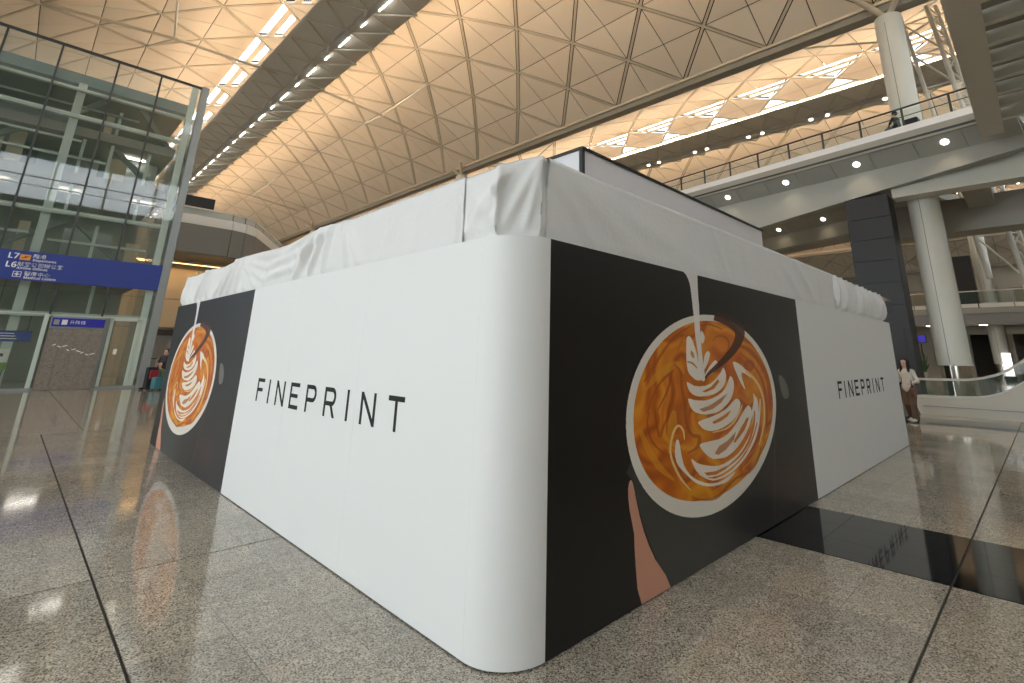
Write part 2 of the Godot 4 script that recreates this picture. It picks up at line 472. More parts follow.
		["B", [2.505, 2.127, 2.568, 2.102, 2.66, 2.067, 2.745, 2.033, 2.818, 2.004, 2.885, 1.976, 2.931, 1.956, 2.997, 1.983, 2.95, 2.003, 2.881, 2.032, 2.804, 2.062, 2.707, 2.092, 2.604, 2.122, 2.531, 2.142]],
		["W", [1.85, 1.863, 1.88, 1.879, 1.914, 1.877, 1.943, 1.857, 1.97, 1.822, 1.997, 1.774, 2.021, 1.717, 2.037, 1.657, 2.053, 1.598, 2.087, 1.543, 2.104, 1.5, 2.064, 1.482, 2.005, 1.481, 1.95, 1.495, 1.9, 1.519, 1.863, 1.541, 1.837, 1.57, 1.824, 1.618, 1.821, 1.672, 1.825, 1.724, 1.833, 1.774, 1.839, 1.824]],
		["B", [1.914, 1.753, 1.967, 1.724, 1.974, 1.68, 1.931, 1.687, 1.904, 1.719]],
		["B", [1.831, 1.644, 1.855, 1.641, 1.889, 1.636, 1.919, 1.628, 1.95, 1.616, 1.982, 1.6, 2.006, 1.588, 2.021, 1.593, 2.003, 1.607, 1.974, 1.626, 1.942, 1.643, 1.902, 1.65, 1.863, 1.654, 1.837, 1.656]],
		["W", [2.133, 1.582, 2.142, 1.635, 2.166, 1.696, 2.203, 1.732, 2.242, 1.751, 2.274, 1.744, 2.289, 1.72, 2.268, 1.683, 2.232, 1.642, 2.198, 1.609, 2.166, 1.585, 2.143, 1.573]],
		["W", [2.15, 1.522, 2.192, 1.56, 2.254, 1.604, 2.323, 1.642, 2.386, 1.666, 2.427, 1.656, 2.441, 1.63, 2.417, 1.597, 2.37, 1.564, 2.305, 1.539, 2.241, 1.52, 2.199, 1.505, 2.17, 1.499, 2.15, 1.504]],
		["W", [2.14, 1.943, 2.173, 1.925, 2.201, 1.89, 2.197, 1.86, 2.179, 1.835, 2.156, 1.82, 2.133, 1.818, 2.121, 1.84, 2.117, 1.872, 2.124, 1.914]],
		["W", [1.81, 1.478, 1.859, 1.463, 1.937, 1.439, 2.045, 1.43, 2.16, 1.432, 2.254, 1.449, 2.338, 1.475, 2.418, 1.511, 2.485, 1.547, 2.527, 1.58, 2.556, 1.594, 2.59, 1.563, 2.606, 1.514, 2.584, 1.465, 2.537, 1.42, 2.47, 1.388, 2.39, 1.364, 2.305, 1.349, 2.214, 1.341, 2.112, 1.338, 2.018, 1.341, 1.949, 1.351, 1.896, 1.366, 1.855, 1.388, 1.827, 1.414, 1.806, 1.452]],
		["O", [2.078, 1.383, 2.259, 1.417, 2.417, 1.486, 2.442, 1.462, 2.325, 1.4, 2.152, 1.373]],
		["W", [1.811, 1.334, 1.85, 1.33, 1.921, 1.316, 2.022, 1.307, 2.141, 1.303, 2.264, 1.313, 2.385, 1.334, 2.489, 1.363, 2.578, 1.403, 2.643, 1.466, 2.693, 1.512, 2.742, 1.493, 2.77, 1.445, 2.762, 1.391, 2.725, 1.335, 2.668, 1.288, 2.587, 1.247, 2.479, 1.21, 2.36, 1.185, 2.239, 1.177, 2.123, 1.18, 2.021, 1.192, 1.937, 1.209, 1.886, 1.23, 1.852, 1.256, 1.82, 1.299]],
		["B", [2.003, 1.233, 2.2, 1.251, 2.414, 1.299, 2.606, 1.347, 2.452, 1.267, 2.262, 1.218, 2.079, 1.206]],
		["W", [1.973, 1.129, 2.063, 1.14, 2.184, 1.149, 2.29, 1.159, 2.393, 1.171, 2.487, 1.189, 2.581, 1.213, 2.688, 1.255, 2.787, 1.288, 2.856, 1.276, 2.889, 1.243, 2.87, 1.198, 2.818, 1.151, 2.754, 1.114, 2.669, 1.083, 2.558, 1.057, 2.441, 1.038, 2.332, 1.028, 2.232, 1.027, 2.144, 1.038, 2.073, 1.056, 2.028, 1.075, 2, 1.095, 1.969, 1.114]],
		["O", [2.237, 1.105, 2.459, 1.141, 2.658, 1.185, 2.566, 1.134, 2.416, 1.1, 2.275, 1.087]],
		["W", [1.975, 0.94, 2.032, 0.946, 2.121, 0.946, 2.235, 0.945, 2.355, 0.947, 2.448, 0.956, 2.537, 0.973, 2.638, 1.006, 2.739, 1.047, 2.831, 1.096, 2.917, 1.144, 3.003, 1.187, 3.077, 1.208, 3.133, 1.179, 3.153, 1.129, 3.112, 1.078, 3.036, 1.023, 2.938, 0.968, 2.829, 0.915, 2.726, 0.869, 2.621, 0.831, 2.508, 0.801, 2.396, 0.784, 2.289, 0.785, 2.196, 0.797, 2.127, 0.822, 2.075, 0.85, 2.033, 0.876, 2.003, 0.899, 1.976, 0.923]],
		["B", [2.244, 0.833, 2.345, 0.887, 2.526, 0.915, 2.725, 0.979, 2.675, 0.915, 2.477, 0.84, 2.315, 0.814]],
		["O", [2.684, 0.88, 2.749, 0.903, 2.84, 0.939, 2.928, 0.975, 2.982, 1.015, 3.028, 1.055, 3.056, 1.083, 3.019, 1.092, 2.972, 1.069, 2.91, 1.035, 2.842, 1.002, 2.776, 0.961, 2.703, 0.92, 2.654, 0.891]],
		["W", [1.807, 0.845, 1.846, 0.828, 1.913, 0.796, 1.995, 0.773, 2.092, 0.753, 2.202, 0.734, 2.317, 0.723, 2.423, 0.726, 2.53, 0.739, 2.646, 0.757, 2.763, 0.785, 2.878, 0.83, 2.984, 0.885, 3.072, 0.94, 3.136, 0.999, 3.153, 1.061, 3.166, 1.128, 3.228, 1.225, 3.293, 1.289, 3.326, 1.24, 3.331, 1.151, 3.296, 1.08, 3.234, 1.008, 3.158, 0.933, 3.062, 0.861, 2.944, 0.792, 2.811, 0.734, 2.663, 0.693, 2.516, 0.666, 2.387, 0.649, 2.27, 0.644, 2.168, 0.646, 2.078, 0.658, 1.997, 0.678, 1.93, 0.705, 1.884, 0.737, 1.85, 0.771, 1.817, 0.815]],
		["O", [2.022, 0.703, 2.244, 0.686, 2.505, 0.702, 2.447, 0.675, 2.239, 0.656, 2.08, 0.673]],
		["O", [2.453, 0.681, 2.536, 0.694, 2.656, 0.715, 2.771, 0.74, 2.863, 0.77, 2.947, 0.805, 3.022, 0.845, 3.086, 0.891, 3.139, 0.942, 3.182, 0.994, 3.21, 1.048, 3.226, 1.102, 3.235, 1.14, 3.209, 1.142, 3.191, 1.105, 3.167, 1.053, 3.133, 1.001, 3.089, 0.952, 3.035, 0.903, 2.973, 0.859, 2.903, 0.82, 2.826, 0.786, 2.74, 0.756, 2.634, 0.728, 2.521, 0.704, 2.444, 0.688]],
		["W", [1.566, 1.005, 1.591, 1.02, 1.616, 1.009, 1.631, 0.968, 1.644, 0.913, 1.657, 0.863, 1.677, 0.813, 1.717, 0.767, 1.771, 0.724, 1.842, 0.686, 1.923, 0.654, 2.01, 0.627, 2.101, 0.606, 2.197, 0.593, 2.294, 0.588, 2.392, 0.595, 2.488, 0.608, 2.594, 0.623, 2.655, 0.628, 2.59, 0.601, 2.481, 0.571, 2.388, 0.562, 2.29, 0.564, 2.179, 0.571, 2.067, 0.587, 1.962, 0.612, 1.863, 0.646, 1.77, 0.696, 1.689, 0.748, 1.63, 0.785, 1.587, 0.819, 1.558, 0.853, 1.544, 0.893, 1.549, 0.953]],
		["C", [1.777, 0.605, 1.742, 0.632, 1.691, 0.67, 1.645, 0.709, 1.605, 0.748, 1.568, 0.789, 1.539, 0.828, 1.515, 0.864, 1.498, 0.899, 1.489, 0.932, 1.492, 0.965, 1.503, 0.998, 1.517, 1.028, 1.535, 1.055, 1.557, 1.079, 1.579, 1.097, 1.6, 1.108, 1.618, 1.114, 1.629, 1.114, 1.645, 1.108, 1.666, 1.094, 1.683, 1.076, 1.694, 1.052, 1.699, 1.024, 1.704, 1.004, 1.718, 1.003, 1.72, 1.023, 1.721, 1.052, 1.716, 1.078, 1.697, 1.1, 1.671, 1.119, 1.639, 1.131, 1.603, 1.131, 1.572, 1.123, 1.547, 1.108, 1.524, 1.088, 1.503, 1.062, 1.487, 1.034, 1.472, 1.003, 1.461, 0.969, 1.458, 0.934, 1.466, 0.899, 1.482, 0.863, 1.504, 0.826, 1.535, 0.786, 1.572, 0.744, 1.613, 0.704, 1.666, 0.664, 1.723, 0.627, 1.764, 0.602]],
		["W", [2.778, 1.645, 2.831, 1.651, 2.917, 1.633, 3.003, 1.604, 3.091, 1.564, 3.189, 1.514, 3.247, 1.476, 3.191, 1.487, 3.102, 1.513, 3.032, 1.533, 2.98, 1.54, 2.968, 1.515, 2.979, 1.473, 3.015, 1.41, 3.039, 1.363, 2.997, 1.385, 2.937, 1.433, 2.894, 1.476, 2.854, 1.526, 2.802, 1.592]],
		["C", [3.064, 1.546, 3.124, 1.522, 3.209, 1.487, 3.283, 1.45, 3.337, 1.415, 3.38, 1.377, 3.416, 1.337, 3.443, 1.295, 3.461, 1.25, 3.468, 1.198, 3.463, 1.136, 3.447, 1.067, 3.417, 0.998, 3.364, 0.923, 3.298, 0.849, 3.252, 0.798, 3.272, 0.794, 3.326, 0.844, 3.4, 0.917, 3.462, 0.992, 3.493, 1.063, 3.509, 1.133, 3.515, 1.197, 3.511, 1.251, 3.495, 1.298, 3.469, 1.342, 3.435, 1.385, 3.391, 1.425, 3.337, 1.464, 3.259, 1.504, 3.174, 1.541, 3.115, 1.566]],
		["W", [3.22, 1.322, 3.246, 1.315, 3.281, 1.277, 3.309, 1.233, 3.328, 1.173, 3.323, 1.08, 3.305, 1.006, 3.272, 1.007, 3.243, 1.044, 3.241, 1.104, 3.244, 1.178, 3.228, 1.261]],
		["W", [2.196, 0.793, 2.225, 0.79, 2.266, 0.786, 2.316, 0.782, 2.37, 0.778, 2.424, 0.776, 2.476, 0.777, 2.523, 0.782, 2.568, 0.79, 2.612, 0.799, 2.655, 0.81, 2.698, 0.823, 2.74, 0.838, 2.783, 0.854, 2.826, 0.872, 2.869, 0.892, 2.911, 0.913, 2.951, 0.935, 2.989, 0.958, 3.024, 0.982, 3.056, 1.006, 3.086, 1.032, 3.114, 1.058, 3.141, 1.083, 3.165, 1.109, 3.187, 1.136, 3.207, 1.164, 3.225, 1.192, 3.241, 1.218, 3.255, 1.24, 3.262, 1.256, 3.252, 1.262, 3.236, 1.259, 3.223, 1.244, 3.207, 1.222, 3.188, 1.197, 3.166, 1.17, 3.142, 1.143, 3.117, 1.117, 3.091, 1.093, 3.063, 1.068, 3.033, 1.044, 3.001, 1.019, 2.968, 0.996, 2.933, 0.974, 2.896, 0.952, 2.858, 0.93, 2.818, 0.91, 2.777, 0.89, 2.737, 0.873, 2.696, 0.857, 2.656, 0.843, 2.617, 0.83, 2.577, 0.819, 2.538, 0.81, 2.499, 0.802, 2.458, 0.797, 2.412, 0.795, 2.364, 0.794, 2.313, 0.796, 2.264, 0.798, 2.223, 0.801, 2.195, 0.801, 2.187, 0.798]],
		["W", [1.926, 0.702, 1.948, 0.692, 1.983, 0.679, 2.023, 0.662, 2.069, 0.645, 2.117, 0.631, 2.166, 0.619, 2.216, 0.613, 2.268, 0.61, 2.321, 0.609, 2.376, 0.61, 2.43, 0.613, 2.485, 0.619, 2.541, 0.626, 2.598, 0.635, 2.655, 0.647, 2.712, 0.661, 2.769, 0.676, 2.824, 0.693, 2.877, 0.711, 2.93, 0.731, 2.982, 0.753, 3.032, 0.776, 3.079, 0.801, 3.123, 0.826, 3.163, 0.853, 3.2, 0.881, 3.233, 0.91, 3.264, 0.941, 3.292, 0.973, 3.318, 1.008, 3.341, 1.048, 3.362, 1.092, 3.379, 1.139, 3.394, 1.184, 3.409, 1.222, 3.415, 1.249, 3.405, 1.258, 3.388, 1.251, 3.374, 1.224, 3.358, 1.186, 3.339, 1.143, 3.317, 1.097, 3.293, 1.054, 3.267, 1.015, 3.24, 0.981, 3.212, 0.951, 3.181, 0.921, 3.148, 0.893, 3.112, 0.866, 3.072, 0.841, 3.03, 0.816, 2.985, 0.792, 2.937, 0.769, 2.887, 0.748, 2.836, 0.728, 2.785, 0.711, 2.732, 0.694, 2.678, 0.68, 2.623, 0.666, 2.568, 0.655, 2.515, 0.646, 2.462, 0.639, 2.41, 0.633, 2.359, 0.629, 2.309, 0.628, 2.26, 0.628, 2.215, 0.63, 2.171, 0.635, 2.126, 0.644, 2.082, 0.656, 2.037, 0.671, 1.995, 0.686, 1.96, 0.699, 1.935, 0.708, 1.923, 0.708]],
		["C", [2.231, 1.012, 2.304, 1.011, 2.411, 1.01, 2.517, 1.016, 2.606, 1.033, 2.689, 1.056, 2.766, 1.087, 2.837, 1.132, 2.901, 1.184, 2.943, 1.222, 2.925, 1.226, 2.874, 1.19, 2.804, 1.141, 2.73, 1.099, 2.659, 1.07, 2.583, 1.047, 2.503, 1.031, 2.405, 1.023, 2.301, 1.021, 2.229, 1.02]],
		["S", [2.415, 2.054, 2.477, 2.047, 2.562, 2.038, 2.64, 2.025, 2.725, 2.008, 2.812, 1.985, 2.865, 1.964, 2.885, 1.953, 2.893, 1.939, 2.889, 1.916, 2.867, 1.883, 2.825, 1.844, 2.772, 1.805, 2.706, 1.767, 2.629, 1.73, 2.558, 1.697, 2.502, 1.67, 2.451, 1.648, 2.398, 1.626, 2.338, 1.601, 2.276, 1.577, 2.222, 1.554, 2.18, 1.531, 2.149, 1.511, 2.13, 1.497, 2.155, 1.487, 2.183, 1.498, 2.221, 1.515, 2.267, 1.532, 2.324, 1.549, 2.393, 1.569, 2.463, 1.589, 2.526, 1.608, 2.589, 1.628, 2.659, 1.652, 2.742, 1.685, 2.833, 1.723, 2.919, 1.765, 2.997, 1.809, 3.067, 1.856, 3.119, 1.904, 3.148, 1.951, 3.147, 2, 3.098, 2.048, 2.999, 2.084, 2.879, 2.112, 2.762, 2.132, 2.64, 2.138, 2.53, 2.135, 2.459, 2.132]],
		["M", [1.813, 2.511, 1.835, 2.488, 1.905, 2.458, 1.94, 2.424, 1.966, 2.382, 1.98, 2.326, 1.988, 2.264, 1.995, 2.197, 2.002, 2.131, 2.007, 2.073, 2.011, 2.014, 2.012, 1.943, 2.016, 1.869, 2.032, 1.801, 2.046, 1.727, 2.041, 1.627, 2.038, 1.539, 2.057, 1.497, 2.085, 1.479, 2.123, 1.471, 2.155, 1.484, 2.155, 1.533, 2.145, 1.597, 2.135, 1.661, 2.127, 1.728, 2.123, 1.8, 2.122, 1.873, 2.119, 1.946, 2.117, 2.02, 2.123, 2.095, 2.128, 2.17, 2.126, 2.245, 2.124, 2.322, 2.129, 2.416, 2.138, 2.497, 2.167, 2.533, 2.15, 2.543, 1.972, 2.533]],
	]
	var ppm := 280.0
	var w := int(5.1 * ppm)
	var h := int(2.48 * ppm)
	var inks := {"H": colour(206, 150, 126), "L": colour(104, 101, 96), "W": colour(240, 233, 222), "M": colour(236, 232, 226), "B": colour(160, 74, 12), "C": colour(240, 206, 140), "A": colour(224, 158, 34), "O": colour(206, 116, 14), "S": colour(58, 22, 10)}
	var buf := PackedByteArray()
	buf.resize(w * h * 3)
	var back := colour(15, 13, 12)
	for i in w * h:
		buf[i * 3] = int(back.r * 255)
		buf[i * 3 + 1] = int(back.g * 255)
		buf[i * 3 + 2] = int(back.b * 255)
	# the grey side of the cup, and the handle and fingers in the dark on its right
	var n1 := noise(1.0, 21)
	for a in art:
		if a[0] == "G":
			fill(buf, w, h, ppm, a[1], colour(60, 61, 57))
	for y in h:
		for x in range(int(1.6 * ppm), int(4.9 * ppm)):
			var px := x / ppm
			var py := (h - y) / ppm
			var i := (y * w + x) * 3
			var c := Color(buf[i] / 255.0, buf[i + 1] / 255.0, buf[i + 2] / 255.0)
			if c.r > 0.15:
				c = c.lerp(colour(24, 20, 18), smoothstep(2.0, 3.2, px))
			var red := exp(-pow((px - 4.0) / 0.5, 2.0) - pow((py - 0.35) / 0.3, 2.0))
			c = c.lerp(colour(62, 34, 28), 0.75 * red)
			var ring := absf(Vector2((px - 3.85) / 0.62, (py - 1.0) / 0.55).length() - 0.8)
			c = c.lerp(colour(10, 9, 9), 0.7 * (1.0 - smoothstep(0.08, 0.22, ring)) * float(px > 3.7))
			var edge := absf(px - (3.72 - (0.9 - py) * 0.28))
			if py < 0.95 and py > 0.02:
				c = c.lerp(colour(96, 72, 62), 0.7 * (1.0 - smoothstep(0.0, 0.035, edge)))
			buf[i] = int(c.r * 255)
			buf[i + 1] = int(c.g * 255)
			buf[i + 2] = int(c.b * 255)
	for a in art:
		if a[0] in ["H", "L"]:
			fill(buf, w, h, ppm, a[1], inks[a[0]])
	# rim and coffee: an ellipse of white glaze with a marbled crema inside
	var smooth := []
	var mid := Vector2(2.36, 1.24)
	for k in 96:
		var e := TAU * k / 96.0
		var rad := 1.0 - 0.01 * cos(e) - 0.01 * sin(e) + 0.01 * cos(2 * e) + 0.03 * sin(2 * e) + 0.01 * cos(3 * e)
		smooth.append(mid.x + 1.48 * rad * cos(e))
		smooth.append(mid.y + 0.88 * rad * sin(e))
	fill(buf, w, h, ppm, smooth, colour(226, 220, 208))
	var inner := []
	for k in range(0, smooth.size(), 2):
		var p = Vector2(smooth[k], smooth[k + 1])
		var d = p - mid
		var low := clampf(-d.y / 0.88, 0.0, 1.0)
		var s = d * Vector2(0.935, 0.93 - 0.07 * low)
		inner.append(mid.x + s.x)
		inner.append(mid.y + s.y)
	fill(buf, w, h, ppm, inner, colour(206, 118, 18))
	for y in range(int(0.3 * ppm), int(2.15 * ppm)):
		for x in range(int(0.85 * ppm), int(3.9 * ppm)):
			var i := ((h - y) * w + x) * 3
			if buf[i + 2] != 18 or buf[i] != 206:
				continue
			var d := (Vector2(x, y) / ppm - mid) / Vector2(1.48, 0.88)
			var wx := n1.get_noise_2d(d.x * 0.9 + 5.0, d.y * 0.9)
			var wy := n1.get_noise_2d(d.x * 0.9, d.y * 0.9 + 9.0)
			var flow := d.length() * 13.0 + wx * 7.0 + 1.3 * sin(d.angle() * 2.0 + wy * 4.0)
			var v := 0.6 * sin(flow) + 0.35 * sin(flow * 2.3 + wy * 8.0) + 0.25 * n1.get_noise_2d(d.x * 3.0, d.y * 3.0)
			var c := colour(212, 116, 16)
			if v > 0.0:
				c = c.lerp(colour(232, 160, 40), clampf(v * 0.9, 0.0, 1.0))
			else:
				c = c.lerp(colour(176, 82, 12), clampf(-v * 1.1, 0.0, 1.0))
			buf[i] = int(c.r * 255)
			buf[i + 1] = int(c.g * 255)
			buf[i + 2] = int(c.b * 255)
	for a in art:
		if a[0] == "S":
			fill(buf, w, h, ppm, a[1], inks["S"], 0.82)
		elif a[0] in ["B", "A"]:
			fill(buf, w, h, ppm, a[1], inks[a[0]], 0.6)
		elif not a[0] in ["H", "L", "G"]:
			fill(buf, w, h, ppm, a[1], inks[a[0]], 0.96)
	var im := Image.create_from_data(w, h, false, Image.FORMAT_RGB8, buf)
	return ImageTexture.create_from_image(im)


# ---------------------------------------------------------------- roof
func node_at(xc: float, r: float, n: float, lift := 0.0) -> Vector3:
	var a := r * ROW
	return Vector3(xc + (VAULT_R + lift) * sin(a), VAULT_Y + (VAULT_R + lift) * cos(a), BAY0 + BAY * n)


func inset(a: Vector3, b: Vector3, c: Vector3, ab: float, bc: float, ca: float) -> Array:
	var area2 := (b - a).cross(c - a).length()
	var hc := area2 / (b - a).length()
	var ha := area2 / (c - b).length()
	var hb := area2 / (a - c).length()
	var ea := bc / ha
	var eb := ca / hb
	var ec := ab / hc
	return [a * (1.0 - eb - ec) + b * eb + c * ec, a * ea + b * (1.0 - ea - ec) + c * ec, a * ea + b * eb + c * (1.0 - ea - eb)]


func panel_into(g: Geo, xc: float, r: int, sr: int, sn: int, n: float, z0: float):
	var o := Vector3(0, 0, z0)
	var ce := node_at(xc, r, n) - o
	var p := node_at(xc, r + sr, n) - o
	var q := node_at(xc, r, n + 0.5 * sn) - o
	var axis := Vector3(xc, VAULT_Y, ce.z)
	var t := inset(ce, p, q, 0.03, 0.15, 0.03)
	var up := (ce - axis).normalized() * 0.06
	g.tri(t[0], t[1], t[2], axis - ce)
	for k in 3:
		var a: Vector3 = t[k]
		var b: Vector3 = t[(k + 1) % 3]
		var c: Vector3 = t[(k + 2) % 3]
		g.quad(a, b, b + up, a + up, (a + b) / 2.0 - c)


func rib_into(g: Geo, xc: float, r: int, n: float, s: int, z0: float):
	var o := Vector3(0, 0, z0)
	var a := node_at(xc, r, n) - o
	var b := node_at(xc, r + 1, n + 0.5 * s) - o
	var axis := Vector3(xc, VAULT_Y, (a.z + b.z) / 2.0)
	var up := ((a + b) / 2.0 - axis).normalized()
	g.bar(a + up * 0.06, b + up * 0.06, 0.16, 0.16, up)


func vault(called: String, label: String, xc: float, n0: int, n1: int, most: int) -> Node3D:
	var t := thing(called, label, "vaulted roof", Vector3.ZERO, 0.0, "", "structure")
	var shell := Geo.new()
	var panels := []
	var meshes := {}
	for r in range(-6, 7):
		for half in range(n0 * 2, n1 * 2 + 1):
			var n := half / 2.0
			if (absi(r) % 2 == 0) == (absi(half) % 2 == 0):
				continue
			for sr in [-1, 1]:
				if absi(r + sr) > 6:
					continue
				for sn in [-1, 1]:
					if n + 0.5 * sn < n0 or n + 0.5 * sn > n1:
						continue
					var sky = (r == -1 and sr == 1) or (r == 1 and sr == -1)
					if sky:
						continue
					shell.tri(node_at(xc, r, n, 0.34), node_at(xc, r + sr, n, 0.34), node_at(xc, r, n + 0.5 * sn, 0.34), Vector3.DOWN)
					var mid := (node_at(xc, r, n) + node_at(xc, r + sr, n) + node_at(xc, r, n + 0.5 * sn)) / 3.0
					panels.append([size_seen(mid), r, sr, sn, n])
	part(shell, M.roof_gap, "roof_deck", t)
	panels.sort_custom(func(a, b): return a[0] > b[0])
	var rest := Geo.new()
	var k := 0
	for p in panels:
		if k < most and p[0] > 0.0:
			var key := "%d %d %d" % [p[1], p[2], p[3]]
			if not meshes.has(key):
				var g := Geo.new()
				panel_into(g, xc, p[1], p[2], p[3], 0.0, BAY0)
				meshes[key] = g.mesh()
			put(meshes[key], M[["roof_panel", "roof_panel_1", "roof_panel_2"][(k * 7 + p[1] * 5 + int(p[4] * 6)) % 3]], "roof_panel", t, Vector3(0, 0, BAY0 + BAY * p[4]))
		else:
			panel_into(rest, xc, p[1], p[2], p[3], p[4], 0.0)
		k += 1
	if rest.v.size() > 0:
		part(rest, M.roof_panel, "far_roof_panels", t).set_meta("kind", "stuff")
	# ribs between the nodes
	var ribs := []
	for r in range(-6, 6):
		for half in range(n0 * 2, n1 * 2 + 1):
			if (absi(r) % 2 == 0) != (absi(half) % 2 == 0):
				continue
			for s in [-1, 1]:
				if half + s < n0 * 2 or half + s > n1 * 2:
					continue
				ribs.append([size_seen((node_at(xc, r, half / 2.0) + node_at(xc, r + 1, half / 2.0 + 0.5 * s)) / 2.0), r, half / 2.0, s])
	ribs.sort_custom(func(a, b): return a[0] > b[0])
	rest = Geo.new()
	k = 0
	for p in ribs:
		if k < most and p[0] > 0.0:
			var key := "r%d %d" % [p[1], p[3]]
			if not meshes.has(key):
				var g := Geo.new()
				rib_into(g, xc, p[1], 0.0, p[3], BAY0)
				meshes[key] = g.mesh()
			put(meshes[key], M.roof_rib, "rib", t, Vector3(0, 0, BAY0 + BAY * p[2]))
		else:
			rib_into(rest, xc, p[1], p[2], p[3], 0.0)
		k += 1
	if rest.v.size() > 0:
		part(rest, M.roof_rib, "far_ribs", t).set_meta("kind", "stuff")
	# skylights along the crown
	for n in range(n0 + 1, n1):
		for s in [-1, 1]:
			var a := node_at(xc, s, n - 0.5, 0.16)
			var b := node_at(xc, s, n + 0.5, 0.16)
			var c := node_at(xc, 0.0, n, 0.16)
			var q := inset(a, b, c, 0.1, 0.2, 0.2)
			var g := Geo.new()
			g.tri(q[0], q[1], q[2], Vector3.DOWN)
			var sl := part(g, M.skylight_glass, "skylight", t)
			if size_seen((a + b) / 2.0) > 0.0:
				for f in [0.22, 0.5]:
					var lo := Geo.new()
					lo.bar(a.lerp(c, f) + Vector3.DOWN * 0.1, b.lerp(c, f) + Vector3.DOWN * 0.1, 0.42, 0.05)
					part(lo, M.louvre, "louvre", sl)
	# edge beams over the valleys
	for s in [-1, 1]:
		var e := node_at(xc, 6 * s, 0.0)
		var g := Geo.new()
		var za := BAY0 + BAY * n0
		var zb := BAY0 + BAY * n1
		g.bar(Vector3(e.x - 0.1 * s, e.y - 0.03, za), Vector3(e.x - 0.1 * s, e.y - 0.03, zb), 0.22, 0.2)
		part(g, M.roof_rib, "edge_rib", t)
	return t


func ties(t: Node3D, xc: float, ns: Array):
	for n in ns:
		var z: float = BAY0 + BAY * n
		var pts := []
		for q in [[-14.6, 21.95], [-8.0, 22.8], [0.0, 23.15], [8.0, 22.8], [14.6, 21.95]]:
			pts.append(Vector3(xc + q[0], q[1], z))
		for k in 4:
			tube_part(pts[k], pts[k + 1], 0.11, M.roof_rib, "tie_rod", t)
		for s in [-1, 1]:
			for e in [-1.0, 1.0]:
				tube_part(Vector3(xc + 8.0 * s, 22.8, z), node_at(xc, 3 * s, n + e), 0.075, M.white_steel, "tie_strut", t)


func reflector(label: String, xc: float, za: float, zb: float, tubes: bool):
	var t := thing("roof_reflector", label, "light reflector", Vector3(xc, 23.2, 0))
	var len := za - zb
	var zc := (za + zb) / 2.0
	for s in [-1.0, 1.0]:
		var g := Geo.new()
		g.slab(PackedVector2Array([Vector2(0.2, -0.32), Vector2(2.4, 0.0), Vector2(2.48, 0.06), Vector2(2.4, 0.1), Vector2(0.2, -0.22)]), Vector3(0, 0, zb), Vector3(s, 0, 0), Vector3.UP, Vector3(0, 0, len))
		part(g, M.reflector, "wing", t)
	var sp := Geo.new()
	sp.box(Vector3(0, -0.42, zc), Vector3(0.42, 0.36, len))
	part(sp, M.reflector_spine, "spine", t)
	var k := 0
	var z := za - 0.4
	var step := BAY / 2.0
	var shared := {}
	while z > zb + 3.0:
		for s in [-1, 1]:
			for d in [-1, 1]:
				var key := "%d%d" % [s, d]
				if not shared.has(key):
					var g := Geo.new()
					g.tube(Vector3(0.2 * s, -0.62, 0), Vector3((2.5 if s > 0 else 2.3) * s, -0.16, d * step / 2.0), 0.075 if s > 0 else 0.05)
					shared[key] = g.mesh()
				put(shared[key], M.white_steel if s > 0 else M.roof_rib, "strut", t, Vector3(0, 0, z))
		if k % 2 == 0:
			var f := Geo.new()
			f.slab(PackedVector2Array([Vector2(0.0, -0.6), Vector2(0.14, -0.9), Vector2(0.9, -0.66), Vector2(1.6, -0.6)]), Vector3(-0.3, 0, z), Vector3(0, 0, -1), Vector3.UP, Vector3(0.14, 0, 0))
			part(f, M.reflector_spine, "cleat", t)
		if tubes:
			var g2 := Geo.new()
			g2.box(Vector3(0.3, -0.62, 0), Vector3(0.08, 0.06, 0.7 + 0.9 * (k % 2)))
			part(g2, M.lamp_tube, "light_tube", t, Vector3(0, 0, z - step / 2.0))
		elif k % 2 == 0:
			for q in [0.0, 1.35]:
				var g3 := Geo.new()
				g3.tube(Vector3(0.1, -0.6, 0), Vector3(0.1, -0.72, 0), 0.17, 0.17, 12)
				part(g3, M.lamp_white, "spotlight", t, Vector3(0, 0, z - q))
		z -= step
		k += 1
	area_light(Vector3(xc + 0.3, 22.5, zc), Vector2(0.1, len - 3.0), Vector3.DOWN, Color(1.0, 0.97, 0.92), 20.0)
	# uplights along the wings, aimed at the flanks of the vault
	for s in [-1.0, 1.0]:
		var up := Geo.new()
		up.box(Vector3(1.5 * s, 0.24, zc), Vector3(0.06, 0.26, len - 2.0))
		part(up, M.lamp_warm, "uplight", t)
		var hood := Geo.new()
		hood.box(Vector3(1.58 * s, 0.5, zc), Vector3(0.75, 0.04, len - 2.0))
		part(hood, M.reflector, "uplight_visor", t)
		var l := AreaLight3D.new()
		l.name = numbered("uplight_beam")
		l.area_size = Vector2(0.26, len - 2.0)
		l.area_normalize_energy = true
		l.light_color = Color(1.0, 0.9, 0.77)
		l.light_energy = UPLIGHT
		l.area_range = 60.0
		l.area_attenuation = 2.0
		l.shadow_enabled = true
		add_child(l)
		l.position = Vector3(xc + 1.55 * s, 23.2 + 0.24, zc)
		l.basis = Basis(Vector3.BACK, -1.5 * s) * Basis(Vector3.RIGHT, PI / 2)


const UPLIGHT := 390.0


# ---------------------------------------------------------------- floor
func grid_lines(start: float, tile: float, n: int, from: float, to: float) -> Array:
	var out := []
	var k := floori((from - start) / tile)
	while start + k * tile < to:
		out.append([start + k * tile, start + (k + 1) * tile, posmod(k, n) == 0, posmod(k + 1, n) == 0])
		k += 1
	return out


